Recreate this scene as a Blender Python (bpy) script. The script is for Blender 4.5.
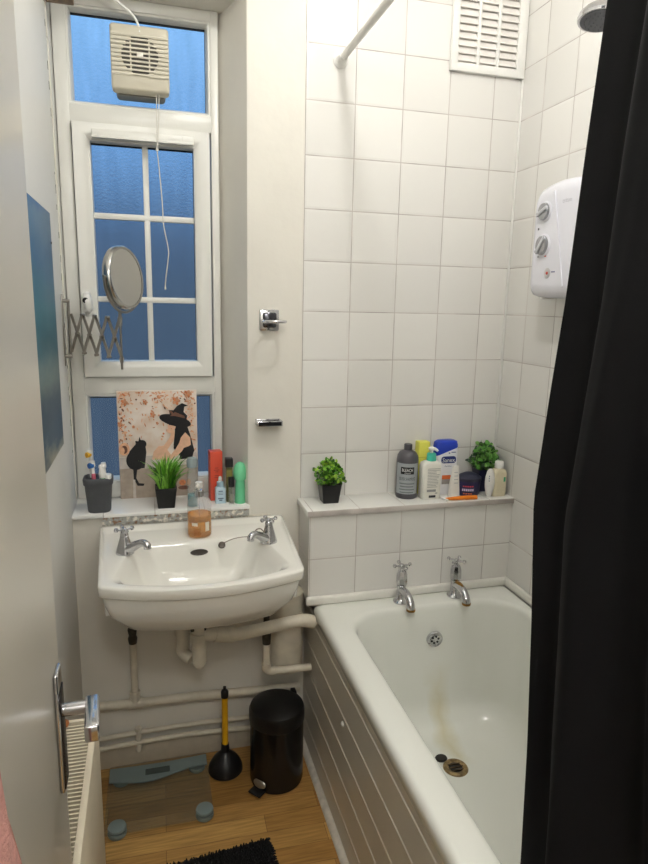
import bpy, bmesh, math, random
from mathutils import Vector, Matrix
random.seed(7)
PI = math.pi
for o in list(bpy.data.objects): bpy.data.objects.remove(o)
scn = bpy.context.scene
COL = scn.collection

# ------------------------------------------------------------------ camera
yaw, pit, rol, FPX = 0.2699, -0.1978, 0.0210, 634.77
fw = Vector((math.sin(yaw)*math.cos(pit), math.cos(yaw)*math.cos(pit), math.sin(pit)))
rt = Vector((math.cos(yaw), -math.sin(yaw), 0)); up = rt.cross(fw)
r2 = rt*math.cos(rol)+up*math.sin(rol); u2 = -rt*math.sin(rol)+up*math.cos(rol)
cd = bpy.data.cameras.new('camera'); cam = bpy.data.objects.new('camera', cd); COL.objects.link(cam)
M = Matrix((( r2.x, u2.x, -fw.x), (r2.y, u2.y, -fw.y), (r2.z, u2.z, -fw.z))).to_4x4()
M.translation = Vector((-0.469, -1.977, 1.5298)); cam.matrix_world = M
cd.sensor_fit = 'VERTICAL'; cd.sensor_height = 36; cd.lens = FPX*36/864; cd.clip_start = 0.01
scn.camera = cam

# ------------------------------------------------------------------ sky, exposure, lamp values
LAMP_W = 18.5
FILL_W = 31.0  # strength of the added fill lamp behind the camera
SKY = 1.0
scn.view_settings.view_transform = 'Standard'; scn.view_settings.look = 'None'
scn.view_settings.gamma = 1; scn.view_settings.exposure = 0.09; scn.view_settings.use_curve_mapping = False
world = bpy.data.worlds.new('dusk_sky'); scn.world = world; world.use_nodes = True
wn = world.node_tree; wn.nodes.clear()
def N(t, typ, **k):
    n = t.nodes.new(typ)
    for a, b in k.items(): setattr(n, a, b)
    return n
wo = N(wn, 'ShaderNodeOutputWorld'); wb = N(wn, 'ShaderNodeBackground'); wt = N(wn, 'ShaderNodeTexCoord')
ws = N(wn, 'ShaderNodeSeparateXYZ'); wr = N(wn, 'ShaderNodeValToRGB'); wm = N(wn, 'ShaderNodeMapRange')
wm.inputs[1].default_value = -0.5; wm.inputs[2].default_value = 0.7
wn.links.new(wt.outputs['Generated'], ws.inputs[0]); wn.links.new(ws.outputs[2], wm.inputs[0]); wn.links.new(wm.outputs[0], wr.inputs[0])
cr = wr.color_ramp
cr.elements[0].position = 0.0; cr.elements[0].color = (0.055, 0.085, 0.135, 1)
cr.elements[1].position = 1.0; cr.elements[1].color = (0.36, 0.68, 1.10, 1)
e = cr.elements.new(0.42); e.color = (0.062, 0.105, 0.172, 1)
e = cr.elements.new(0.50); e.color = (0.072, 0.135, 0.25, 1)
e = cr.elements.new(0.60); e.color = (0.16, 0.36, 0.70, 1)
e = cr.elements.new(0.74); e.color = (0.27, 0.56, 0.98, 1)
wn.links.new(wr.outputs[0], wb.inputs[0]); wb.inputs[1].default_value = SKY; wn.links.new(wb.outputs[0], wo.inputs[0])

# ------------------------------------------------------------------ materials
MATS = {}
def srgb(c):
    return tuple(((v/255)/12.92 if v/255 <= 0.04045 else ((v/255+0.055)/1.055)**2.4) for v in c)
def mat(name, col, rough=0.5, metal=0.0, var=0.04, scale=30.0, bump=0.0, trans=0.0, ior=1.45, coat=0.0, bscale=None, emis=None, alpha=None):
    if name in MATS: return MATS[name]
    m = bpy.data.materials.new(name); MATS[name] = m; m.use_nodes = True
    t = m.node_tree; p = t.nodes['Principled BSDF']; L = t.links
    c = srgb(col)
    tc = N(t, 'ShaderNodeTexCoord'); nz = N(t, 'ShaderNodeTexNoise'); nz.inputs['Scale'].default_value = scale
    nz.inputs['Detail'].default_value = 3
    L.new(tc.outputs['Object'], nz.inputs['Vector'])
    rp = N(t, 'ShaderNodeValToRGB')
    rp.color_ramp.elements[0].position = 0.3; rp.color_ramp.elements[1].position = 0.7
    rp.color_ramp.elements[0].color = tuple(max(0, v*(1-var)) for v in c)+(1,)
    rp.color_ramp.elements[1].color = tuple(min(1, v*(1+var)) for v in c)+(1,)
    L.new(nz.outputs['Fac'], rp.inputs[0]); L.new(rp.outputs[0], p.inputs['Base Color'])
    p.inputs['Roughness'].default_value = rough; p.inputs['Metallic'].default_value = metal
    p.inputs['Transmission Weight'].default_value = trans; p.inputs['IOR'].default_value = ior
    p.inputs['Coat Weight'].default_value = coat
    if alpha is not None: p.inputs['Alpha'].default_value = alpha
    if bump:
        b = N(t, 'ShaderNodeBump'); b.inputs['Strength'].default_value = bump; b.inputs['Distance'].default_value = 0.002
        n2 = N(t, 'ShaderNodeTexNoise'); n2.inputs['Scale'].default_value = bscale or scale*2; n2.inputs['Detail'].default_value = 4
        L.new(tc.outputs['Object'], n2.inputs['Vector']); L.new(n2.outputs['Fac'], b.inputs['Height']); L.new(b.outputs[0], p.inputs['Normal'])
    if emis:
        p.inputs['Emission Color'].default_value = tuple(emis[0])+(1,); p.inputs['Emission Strength'].default_value = emis[1]
    return m
def mth(t, op, a, b=None, c=None):
    n = N(t, 'ShaderNodeMath', operation=op)
    for i, v in enumerate((a, b, c)):
        if v is None: continue
        if isinstance(v, (int, float)): n.inputs[i].default_value = v
        else: t.links.new(v, n.inputs[i])
    return n.outputs[0]
PT = 0.1535
def tile_mat(name, ax, u0, v0, pv=PT, base=(227, 225, 220), grout=(180, 172, 166)):
    """glazed square tiles, grout lines where (u-u0)/P and (v-v0)/P are whole"""
    m = bpy.data.materials.new(name); m.use_nodes = True; t = m.node_tree; p = t.nodes['Principled BSDF']; L = t.links
    tc = N(t, 'ShaderNodeTexCoord'); s = N(t, 'ShaderNodeSeparateXYZ'); L.new(tc.outputs['Object'], s.inputs[0])
    u = s.outputs['XYZ'.index(ax[0])]; v = s.outputs['XYZ'.index(ax[1])]
    fu = mth(t, 'ADD', mth(t, 'DIVIDE', mth(t, 'SUBTRACT', u, u0), PT), 50.0)
    fv = mth(t, 'ADD', mth(t, 'DIVIDE', mth(t, 'SUBTRACT', v, v0), pv), 50.0)
    def edge(f): 
        fr = mth(t, 'FRACT', f); return mth(t, 'SUBTRACT', 0.5, mth(t, 'ABSOLUTE', mth(t, 'SUBTRACT', fr, 0.5)))
    d = mth(t, 'MINIMUM', edge(fu), edge(fv))
    mr = N(t, 'ShaderNodeMapRange'); mr.interpolation_type = 'SMOOTHSTEP'; mr.inputs[1].default_value = 0.006; mr.inputs[2].default_value = 0.012; L.new(d, mr.inputs[0])
    cx = N(t, 'ShaderNodeCombineXYZ'); L.new(mth(t, 'FLOOR', fu), cx.inputs[0]); L.new(mth(t, 'FLOOR', fv), cx.inputs[1])
    wnz = N(t, 'ShaderNodeTexWhiteNoise', noise_dimensions='3D'); L.new(cx.outputs[0], wnz.inputs[0])
    val = N(t, 'ShaderNodeMapRange'); val.inputs[3].default_value = 0.955; val.inputs[4].default_value = 1.03; L.new(wnz.outputs[0], val.inputs[0])
    hsv = N(t, 'ShaderNodeHueSaturation'); hsv.inputs['Color'].default_value = srgb(base)+(1,); L.new(val.outputs[0], hsv.inputs['Value'])
    gn = N(t, 'ShaderNodeTexNoise'); gn.inputs['Scale'].default_value = 9; L.new(tc.outputs['Object'], gn.inputs['Vector'])
    gr = N(t, 'ShaderNodeValToRGB'); gr.color_ramp.elements[0].position = .35; gr.color_ramp.elements[1].position = .65
    gr.color_ramp.elements[0].color = tuple(.8*v for v in srgb(grout))+(1,); gr.color_ramp.elements[1].color = srgb(tuple(min(255, v+22) for v in grout))+(1,)
    L.new(gn.outputs['Fac'], gr.inputs[0])
    mx = N(t, 'ShaderNodeMix', data_type='RGBA'); L.new(mr.outputs[0], mx.inputs[0]); L.new(gr.outputs[0], mx.inputs[6]); L.new(hsv.outputs[0], mx.inputs[7])
    L.new(mx.outputs[2], p.inputs['Base Color'])
    rr = N(t, 'ShaderNodeMapRange'); rr.inputs[3].default_value = 0.8; rr.inputs[4].default_value = 0.2; L.new(mr.outputs[0], rr.inputs[0]); L.new(rr.outputs[0], p.inputs['Roughness'])
    n2 = N(t, 'ShaderNodeTexNoise'); n2.inputs['Scale'].default_value = 14; L.new(tc.outputs['Object'], n2.inputs['Vector'])
    m2 = N(t, 'ShaderNodeMapRange'); m2.inputs[1].default_value = 0.0; m2.inputs[2].default_value = 0.05; L.new(d, m2.inputs[0])
    h = mth(t, 'ADD', m2.outputs[0], mth(t, 'MULTIPLY', n2.outputs['Fac'], 0.6))
    b = N(t, 'ShaderNodeBump'); b.inputs['Strength'].default_value = 0.5; b.inputs['Distance'].default_value = 0.0015
    L.new(h, b.inputs['Height']); L.new(b.outputs[0], p.inputs['Normal'])
    MATS[name] = m; return m

# ------------------------------------------------------------------ mesh helpers
def bm_new(): return bmesh.new()
def box(bm, x0, x1, y0, y1, z0, z1, bev=0.0, seg=2, mi=0, mtx=None):
    vs = [bm.verts.new((x, y, z)) for z in (z0, z1) for (x, y) in ((x0, y0), (x1, y0), (x1, y1), (x0, y1))]
    fs = [bm.faces.new([vs[i] for i in f]) for f in ((3, 2, 1, 0), (4, 5, 6, 7), (0, 1, 5, 4), (1, 2, 6, 5), (2, 3, 7, 6), (3, 0, 4, 7))]
    for f in fs: f.material_index = mi
    if bev > 0:
        es = list({e for f in fs for e in f.edges})
        r = bmesh.ops.bevel(bm, geom=es, offset=bev, segments=seg, profile=0.5, affect='EDGES', clamp_overlap=True)
        nv = list({v for f in r['faces'] for v in f.verts} | {v for v in vs if v.is_valid})
    else: nv = vs
    if mtx is not None: bmesh.ops.transform(bm, matrix=mtx, verts=nv)
    return nv
def lathe(bm, prof, seg=24, c=(0, 0, 0), mi=0, mtx=None, sx=1, sy=1, cap=True):
    rings = []; nv = []
    for r, z in prof:
        if r < 1e-6:
            v = bm.verts.new((c[0], c[1], c[2]+z)); rings.append([v]); nv.append(v)
        else:
            R = [bm.verts.new((c[0]+r*sx*math.cos(2*PI*i/seg), c[1]+r*sy*math.sin(2*PI*i/seg), c[2]+z)) for i in range(seg)]
            rings.append(R); nv += R
    fs = []
    for a, b in zip(rings, rings[1:]):
        if len(a) == 1 and len(b) == 1: continue
        for i in range(seg):
            j = (i+1) % seg
            if len(a) == 1: fs.append(bm.faces.new((a[0], b[j], b[i])))
            elif len(b) == 1: fs.append(bm.faces.new((a[i], a[j], b[0])))
            else: fs.append(bm.faces.new((a[i], a[j], b[j], b[i])))
    if cap:
        if len(rings[0]) > 1: fs.append(bm.faces.new(rings[0][::-1]))
        if len(rings[-1]) > 1: fs.append(bm.faces.new(rings[-1]))
    for f in fs: f.material_index = mi
    if mtx is not None: bmesh.ops.transform(bm, matrix=mtx, verts=nv)
    return nv
def crom(pts, n):
    P = [Vector(p) for p in pts]; out = []
    for i in range(len(P)-1):
        p0 = P[max(i-1, 0)]; p1 = P[i]; p2 = P[i+1]; p3 = P[min(i+2, len(P)-1)]
        for k in range(n):
            t = k/n
            out.append(0.5*((2*p1)+(-p0+p2)*t+(2*p0-5*p1+4*p2-p3)*t*t+(-p0+3*p1-3*p2+p3)*t**3))
    out.append(P[-1]); return out
def tube(bm, pts, r, seg=12, smooth=0, mi=0, cap=True):
    P = crom(pts, smooth) if smooth else [Vector(p) for p in pts]
    n = len(P)
    if isinstance(r, (int, float)): R = [r]*n
    else:
        R = []
        for i in range(n):
            f = i/(n-1)*(len(r)-1); k = min(int(f), len(r)-2); R.append(r[k]+(r[k+1]-r[k])*(f-k))
    T = []
    for i in range(n):
        d = (P[min(i+1, n-1)]-P[max(i-1, 0)]); T.append(d.normalized())
    a = T[0].orthogonal().normalized(); rings = []
    for i in range(n):
        if i:
            a = a-T[i]*a.dot(T[i]); a.normalize()
        b = T[i].cross(a)
        rings.append([bm.verts.new(P[i]+(a*math.cos(2*PI*k/seg)+b*math.sin(2*PI*k/seg))*R[i]) for k in range(seg)])
    fs = []
    for A, B in zip(rings, rings[1:]):
        for k in range(seg):
            j = (k+1) % seg; fs.append(bm.faces.new((A[k], A[j], B[j], B[k])))
    if cap: fs += [bm.faces.new(rings[0][::-1]), bm.faces.new(rings[-1])]
    for f in fs: f.material_index = mi
    return [v for q in rings for v in q]
def loft(bm, rings, cap0=True, cap1=True, mi=0, closed=True):
    R = [[bm.verts.new(p) for p in q] for q in rings]; fs = []
    for A, B in zip(R, R[1:]):
        n = len(A)
        for k in range(n if closed else n-1):
            j = (k+1) % n; fs.append(bm.faces.new((A[k], A[j], B[j], B[k])))
    if cap0: fs.append(bm.faces.new(R[0][::-1]))
    if cap1: fs.append(bm.faces.new(R[-1]))
    for f in fs: f.material_index = mi
    return [v for q in R for v in q]
def rrect(x0, x1, y0, y1, r, z, n=8, m=6):
    """rounded rectangle outline, counterclockwise, constant point count"""
    r = min(r, (x1-x0)/2-1e-4, (y1-y0)/2-1e-4); out = []
    C = [(x1-r, y1-r, 0), (x0+r, y1-r, 90), (x0+r, y0+r, 180), (x1-r, y0+r, 270)]
    cor = []
    for cx, cy, a in C:
        cor.append([(cx+r*math.cos(math.radians(a+90*k/n)), cy+r*math.sin(math.radians(a+90*k/n)), z) for k in range(n+1)])
    for i in range(4):
        out += cor[i]; p = Vector(cor[i][-1]); q = Vector(cor[(i+1) % 4][0])
        out += [tuple(p.lerp(q, k/m)) for k in range(1, m)]
    return out
def prism(bm, pts, y0, y1, mi=0, axis='y'):
    """polygon in (x,z) extruded along y (or (y,z) along x, (x,y) along z)"""
    def P(a, b, d): return (a, d, b) if axis == 'y' else ((d, a, b) if axis == 'x' else (a, b, d))
    A = [bm.verts.new(P(a, b, y0)) for a, b in pts]; B = [bm.verts.new(P(a, b, y1)) for a, b in pts]
    n = len(A); fs = [bm.faces.new(A[::-1]), bm.faces.new(B)]
    for i in range(n):
        j = (i+1) % n; fs.append(bm.faces.new((A[i], A[j], B[j], B[i])))
    for f in fs: f.material_index = mi
    return A+B
def obj(name, bm, m, parent=None, world=True, ang=38, kind=None, label=None):
    if parent is not None and world:
        off = Vector(parent['o_']) if 'o_' in parent else parent.location
        bmesh.ops.translate(bm, vec=-off, verts=bm.verts)
    bmesh.ops.recalc_face_normals(bm, faces=bm.faces)
    me = bpy.data.meshes.new(name); bm.to_mesh(me); bm.free()
    for mm in (m if isinstance(m, (list, tuple)) else [m]): me.materials.append(mm)
    for p in me.polygons: p.use_smooth = True
    me.set_sharp_from_angle(angle=math.radians(ang))
    o = bpy.data.objects.new(name, me); COL.objects.link(o)
    if parent is not None: o.parent = parent; 
    if kind: o['kind'] = kind
    if label: o['label'] = label
    return o
OFF = {}
def thing(name, label, cat, loc=(0, 0, 0), group=None, kind=None):
    o = bpy.data.objects.new(name, None); COL.objects.link(o); o.location = loc; o.empty_display_size = 0.02
    if label: o['label'] = label
    if cat: o['category'] = cat
    if group: o['group'] = group
    if kind: o['kind'] = kind
    return o
def part(name, bm, m, parent, world=True, **k):
    """parent may itself be a part (whose mesh is stored relative to the thing), all offsets are the thing's"""
    root = parent
    while root.parent: root = root.parent
    if world: bmesh.ops.translate(bm, vec=-root.location, verts=bm.verts)
    return obj(name, bm, m, parent, world=False, **k)
def tag(o, label, cat, group=None):
    o['label'] = label; o['category'] = cat
    if group: o['group'] = group
    return o
def struct(name, bm, m, parent=None, **k):
    if parent is None: return obj(name, bm, m, kind='structure', **k)
    return part(name, bm, m, parent, **k)
def text_bm(s, h, width=None, ext=0.0002, fn=None, bold=0.0):
    cu = bpy.data.curves.new('t', 'FONT'); cu.body = s; cu.size = 1.0; cu.extrude = 0.0; cu.offset = bold; cu.align_x = 'CENTER'; cu.align_y = 'CENTER'; cu.resolution_u = 2
    ob = bpy.data.objects.new('t', cu); COL.objects.link(ob)
    me = bpy.data.meshes.new_from_object(ob); bpy.data.objects.remove(ob); bpy.data.curves.remove(cu)
    bm = bmesh.new(); bm.from_mesh(me); bpy.data.meshes.remove(me)
    xs = [v.co.x for v in bm.verts]; ys = [v.co.y for v in bm.verts]
    w = max(xs)-min(xs); hh = max(ys)-min(ys); cx = (max(xs)+min(xs))/2; cy = (max(ys)+min(ys))/2
    sx = (width/w) if width else h/hh
    for v in bm.verts: v.co = Vector(((v.co.x-cx)*sx, 0, (v.co.y-cy)*h/hh))
    bm.normal_update(); bmesh.ops.solidify(bm, geom=bm.faces[:], thickness=ext)
    if fn:
        for v in bm.verts: v.co = Vector(fn(v.co))
    return bm
def bendf(R, cx, cy, z, a0=0.0, out=0.0004):
    """wraps x of a flat text facing -y around a vertical cylinder"""
    def f(c):
        a = -PI/2+a0+c.x/R; r = R+out-c.y
        return (cx+r*math.cos(a), cy+r*math.sin(a), z+c.z)
    return f
def patch(bm, R, cx, cy, z0, z1, a0, a1, out=0.0003, seg=10, th=0.0003, mi=0):
    """curved label on a cylinder, a measured from the -y direction"""
    A = []
    rings = []
    for i in range(seg+1):
        a = -PI/2+a0+(a1-a0)*i/seg
        rings.append([(cx+(R+o)*math.cos(a), cy+(R+o)*math.sin(a), z) for o, z in ((out, z0), (out+th, z0), (out+th, z1), (out, z1))])
    loft(bm, rings, mi=mi)
def rotz(a, c): return Matrix.Translation(c) @ Matrix.Rotation(a, 4, 'Z') @ Matrix.Translation(-Vector(c))

# ------------------------------------------------------------------ shared materials
plaster = mat('painted_plaster', (224, 220, 210), 0.55, var=0.03, scale=5, bump=0.5, bscale=24)
plaster_l = mat('white_wall_paint', (224, 223, 218), 0.5, var=0.02, scale=4, bump=0.25, bscale=30)
upvc = mat('white_plastic_frame', (224, 223, 216), 0.3, var=0.01)
white_pl = mat('white_plastic', (232, 231, 226), 0.3, var=0.01)
ceramic = mat('white_ceramic', (236, 234, 226), 0.08, var=0.012, scale=4, coat=0.3)
chrome = mat('chrome', (200, 200, 203), 0.13, 1.0, var=0.05, scale=60)
dull_chrome = mat('brushed_steel', (165, 160, 152), 0.3, 1.0, var=0.06, scale=80)
black_pl = mat('black_plastic', (20, 20, 21), 0.32, var=0.1)
pipe_w = mat('white_painted_pipe', (214, 206, 188), 0.4, var=0.08, scale=22, bump=0.5, bscale=60)
dark_fit = mat('tarnished_valve', (70, 66, 58), 0.45, 0.6, var=0.3, scale=60)
mirror_m = mat('mirror_glass', (225, 225, 225), 0.03, 1.0, var=0.0)
clear = mat('clear_plastic', (205, 212, 210), 0.05, ior=1.5, var=0.0, alpha=.20)

tile_back = tile_mat('tiles_back', 'XZ', 0.0, 1.5087)
tile_right = tile_mat('tiles_right', 'YZ', -0.13, 1.5087)
tile_ledge = tile_mat('tiles_ledge', 'XZ', 0.0, 0.7350, 0.148)
tile_top = tile_mat('tiles_ledge_top', 'XY', 0.0045, -0.155, 0.32, base=(236, 235, 230))
tile_sill = tile_mat('tiles_sill', 'XY', -0.775, -0.02, 0.45, base=(243, 242, 238))

def floor_mat():
    m = bpy.data.materials.new('oak_laminate'); m.use_nodes = True; t = m.node_tree; p = t.nodes['Principled BSDF']; L = t.links
    tc = N(t, 'ShaderNodeTexCoord')
    br = N(t, 'ShaderNodeTexBrick'); br.offset = 0.37; br.inputs['Scale'].default_value = 1.0
    br.inputs['Brick Width'].default_value = 0.46; br.inputs['Row Height'].default_value = 0.066; br.inputs['Mortar Size'].default_value = 0.0009; br.inputs['Mortar Smooth'].default_value = 0.3
    br.inputs['Color1'].default_value = srgb((206, 164, 98))+(1,); br.inputs['Color2'].default_value = srgb((166, 122, 64))+(1,); br.inputs['Mortar'].default_value = srgb((128, 92, 50))+(1,)
    mp = N(t, 'ShaderNodeMapping'); mp.inputs['Rotation'].default_value = (0, 0, 0.02)
    L.new(tc.outputs['Object'], mp.inputs[0]); L.new(mp.outputs[0], br.inputs['Vector'])
    ng = N(t, 'ShaderNodeTexNoise'); ng.inputs['Scale'].default_value = 1.0; ng.inputs['Detail'].default_value = 6
    m3 = N(t, 'ShaderNodeMapping'); m3.inputs['Scale'].default_value = (9, 150, 1); L.new(tc.outputs['Object'], m3.inputs[0]); L.new(m3.outputs[0], ng.inputs['Vector'])
    r = N(t, 'ShaderNodeValToRGB'); r.color_ramp.elements[0].position = .3; r.color_ramp.elements[1].position = .7
    r.color_ramp.elements[0].color = (.62, .60, .55, 1); r.color_ramp.elements[1].color = (1.1, 1.1, 1.1, 1); L.new(ng.outputs['Fac'], r.inputs[0])
    mx = N(t, 'ShaderNodeMix', data_type='RGBA', blend_type='MULTIPLY'); mx.inputs[0].default_value = 1; L.new(br.outputs['Color'], mx.inputs[6]); L.new(r.outputs[0], mx.inputs[7])
    L.new(mx.outputs[2], p.inputs['Base Color']); p.inputs['Roughness'].default_value = 0.42
    return m
wood_floor = floor_mat()

# ================================================================== THE ROOM
CEIL = 2.72; XL, XR, YN = -0.712, 0.713, -2.00
bm = bm_new(); box(bm, XL-0.2, XR+0.2, -3.3, 0.0, -0.06, 0.0); struct('floor', bm, wood_floor)
bm = bm_new(); box(bm, XL-0.2, XR+0.2, -3.3, 0.25, CEIL, CEIL+0.06); struct('ceiling', bm, mat('ceiling_paint', (232, 230, 224), 0.7))
# back wall with the window recess cut through it (splayed right reveal, rounded arris)
SZ = 0.885; HZ = 2.392
bm = bm_new()
box(bm, XL-0.2, XR+0.2, 0.0, 0.25, HZ, CEIL)
box(bm, XL-0.2, -0.165, 0.0, 0.25, 0.0, SZ-0.0095)
arc = [(-0.165-0.012*(1-math.sin(a)), 0.012*(1-math.cos(a))) for a in [PI/2*k/5 for k in range(5, -1, -1)]]
plan = [(XR+0.2, 0.0), (XR+0.2, 0.25), (-0.236, 0.25), (-0.236, 0.205), (-0.236, 0.19), (-0.222, 0.168)]
rev = [(-0.177, 0.012), (-0.1735, 0.0035), (-0.165, 0.0)]
prism(bm, plan+rev, 0.0, HZ+0.0, axis='z')
struct('wall_back', bm, plaster)
bm = bm_new(); box(bm, 0.0, XR, -0.004, 0.0, 0.58, CEIL); struct('wall_back_tiling', bm, tile_back)
bm = bm_new(); box(bm, XR, XR+0.2, -2.0, 0.0, 0.0, CEIL); struct('wall_right', bm, tile_right)
bm = bm_new(); box(bm, XL-0.2, XL, -2.0, 0.25, 0.0, CEIL); struct('wall_left', bm, plaster_l)
# near wall with the doorway the picture is taken from, and the hall behind it
bm = bm_new()
box(bm, 0.22, XR+0.2, YN-0.10, YN, 0, CEIL); box(bm, XL-0.2, -0.66, YN-0.10, YN, 0, CEIL); box(bm, -0.66, 0.22, YN-0.10, YN, 2.62, CEIL)
struct('wall_near', bm, plaster_l)
bm = bm_new(); box(bm, XL-0.2, XR+0.2, -3.3, -3.2, 0, CEIL); struct('wall_hall_end', bm, plaster_l)
bm = bm_new(); box(bm, XL-0.2, XL-0.1, -3.2, YN-0.1, 0, CEIL); struct('wall_hall_left', bm, plaster_l)
bm = bm_new(); box(bm, XR+0.1, XR+0.2, -3.2, YN-0.1, 0, CEIL); struct('wall_hall_right', bm, plaster_l)
# cracked joint between the left wall and the window frame
bm = bm_new()
for k in range(26):
    z = 0.95+k*0.055+random.uniform(-.02, .02); 
    if random.random() < .35: continue
    h = random.uniform(.006, .024); w = random.uniform(.0012, .003); y = 0.06+random.uniform(-.006, .006)+(2.2-z)*0.05*0.9
    box(bm, XL, XL+0.0006, y-w, y+w, z-h/2, z+h/2)
struct('trim_1', bm, mat('crack_shadow', (92, 84, 74), 0.9))
bm = bm_new()
for k in range(8):
    z = 0.9+k*0.19; y = 0.055+(2.2-z)*0.045+random.uniform(-.004, .004)
    box(bm, XL, XL+0.004, y+0.006, y+0.02, z, z+0.19, 0.0015)
struct('trim_2', bm, plaster)

# ---- window sill, tiled, with the broken edge under it
bm = bm_new(); box(bm, XL, -0.170, -0.012, 0.20, SZ-0.011, SZ, 0.002); box(bm, XL, -0.175, 0.02, 0.2, SZ-0.03, SZ-0.008); struct('sill', bm, tile_sill)
def rubble_mat():
    m = bpy.data.materials.new('broken_mortar'); m.use_nodes = True; t = m.node_tree; p = t.nodes['Principled BSDF']; L = t.links
    tc = N(t, 'ShaderNodeTexCoord'); v = N(t, 'ShaderNodeTexNoise'); v.inputs['Scale'].default_value = 75; v.inputs['Detail'].default_value = 5; L.new(tc.outputs['Object'], v.inputs['Vector'])
    r = N(t, 'ShaderNodeValToRGB'); cr = r.color_ramp; cr.elements[0].position = .36; cr.elements[0].color = srgb((142, 108, 82))+(1,); cr.elements[1].position = .43; cr.elements[1].color = srgb((158, 160, 156))+(1,)
    e = cr.elements.new(.54); e.color = srgb((168, 168, 160))+(1,); e = cr.elements.new(.62); e.color = srgb((222, 216, 204))+(1,)
    L.new(v.outputs['Fac'], r.inputs[0]); L.new(r.outputs[0], p.inputs['Base Color']); p.inputs['Roughness'].default_value = .8
    b = N(t, 'ShaderNodeBump'); b.inputs['Distance'].default_value = .004; L.new(v.outputs['Fac'], b.inputs['Height']); L.new(b.outputs[0], p.inputs['Normal'])
    return m
bm = bm_new()
n = 40; ringsA = []
for i in range(n+1):
    x = -0.625+(-0.172+0.625)*i/n; j = lambda s: random.uniform(-s, s)
    ringsA.append([(x, 0.0, 0.846), (x, -0.008+j(.0015), 0.847), (x, -0.011+j(.002), 0.856+j(.002)), (x, -0.010+j(.002), 0.866), (x, -0.007+j(.002), 0.8755), (x, 0.0, 0.8755)])
loft(bm, ringsA); struct('trim_3', bm, rubble_mat(), ang=20)

# ---- window
frost = bpy.data.materials.new('frosted_glass'); frost.use_nodes = True
t = frost.node_tree; p = t.nodes['Principled BSDF']
p.inputs['Base Color'].default_value = (.97, .985, 1, 1); p.inputs['Transmission Weight'].default_value = 1; p.inputs['IOR'].default_value = 1.12; p.inputs['Roughness'].default_value = .2
tc = N(t, 'ShaderNodeTexCoord'); nz = N(t, 'ShaderNodeTexNoise'); nz.inputs['Scale'].default_value = 130; nz.inputs['Detail'].default_value = 3; t.links.new(tc.outputs['Object'], nz.inputs['Vector'])
b = N(t, 'ShaderNodeBump'); b.inputs['Strength'].default_value = .8; b.inputs['Distance'].default_value = .003; t.links.new(nz.outputs['Fac'], b.inputs['Height']); t.links.new(b.outputs[0], p.inputs['Normal'])
nd = N(t, 'ShaderNodeTexNoise'); nd.inputs['Scale'].default_value = 6; nd.inputs['Detail'].default_value = 5
m3 = N(t, 'ShaderNodeMapping'); m3.inputs['Scale'].default_value = (5, 1, 1.0); t.links.new(tc.outputs['Object'], m3.inputs[0]); t.links.new(m3.outputs[0], nd.inputs['Vector'])
rp = N(t, 'ShaderNodeValToRGB'); rp.color_ramp.elements[0].position = .3; rp.color_ramp.elements[1].position = .75; rp.color_ramp.elements[0].color = (.86, .88, .90, 1); rp.color_ramp.elements[1].color = (1, 1, 1, 1)
t.links.new(nd.outputs['Fac'], rp.inputs[0]); t.links.new(rp.outputs[0], p.inputs['Base Color'])
gasket = mat('black_gasket', (30, 32, 36), .6)

win = thing('window_1', 'white plastic window with frosted panes in a deep recess', None, (-0.465, 0.19, SZ), kind='structure')
FX0, FX1 = XL+0.002, -0.237
def frame(bm, x0, x1, z0, z1, w, ya, yb, bev=0.004):
    """mitred frame of a sloped moulding: outline x0..x1, z0..z1, width w"""
    prof = [(0.0, yb), (0.0, ya), (w*0.55, ya), (w, ya+0.014), (w, yb)]
    rings = []
    for (cx, cz, sx, sz) in ((x0, z0, 1, 1), (x1, z0, -1, 1), (x1, z1, -1, -1), (x0, z1, 1, -1)):
        rings.append([(cx+sx*a, y, cz+sz*a) for a, y in prof])
    R = [[bm.verts.new(q) for q in r] for r in rings]
    for i in range(4):
        A, B = R[i], R[(i+1) % 4]
        for k in range(5): 
            j = (k+1) % 5; bm.faces.new((A[k], B[k], B[j], A[j]))
bm = bm_new()
def bars(bm, x0, x1, z0, z1): box(bm, x0, x1, 0.168, 0.235, z0, z1, 0.004)
bars(bm, FX0, -0.672, SZ, HZ); bars(bm, -0.262, FX1, SZ, HZ)
bars(bm, -0.675, -0.260, 2.360, HZ); bars(bm, -0.675, -0.260, 2.046, 2.096); bars(bm, -0.675, -0.260, 1.232, 1.288); bars(bm, -0.675, -0.260, SZ, 0.938)
for z0, z1 in ((2.094, 2.362), (0.935, 1.234)):
    frame(bm, -0.674, -0.260, z0, z1, 0.014, 0.172, 0.21)
part('window_frame', bm, upvc, win)
bm = bm_new(); frame(bm, -0.668, -0.268, 1.290, 2.044, 0.048, 0.152, 0.225); sash = part('sash', bm, upvc, win)
bm = bm_new(); box(bm, -0.471, -0.453, 0.186, 0.206, 1.33, 2.0, 0.003)
for z in (1.785, 1.533): box(bm, -0.622, -0.312, 0.1855, 0.2055, z-0.009, z+0.009, 0.003)
part('glazing_bars', bm, upvc, sash)
for (a, b_, c, d, pr_) in ((-0.662, -0.272, 2.104, 2.350, win), (-0.622, -0.314, 1.336, 1.998, sash), (-0.662, -0.272, 0.947, 1.222, win)):
    bm = bm_new(); box(bm, a, b_, 0.206, 0.210, c, d); part('pane', bm, frost, pr_)
    bm = bm_new(); box(bm, a, b_, 0.198, 0.206, d-0.006, d); box(bm, b_-0.003, b_, 0.198, 0.206, c, d); part('gasket', bm, gasket, pr_)
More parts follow.
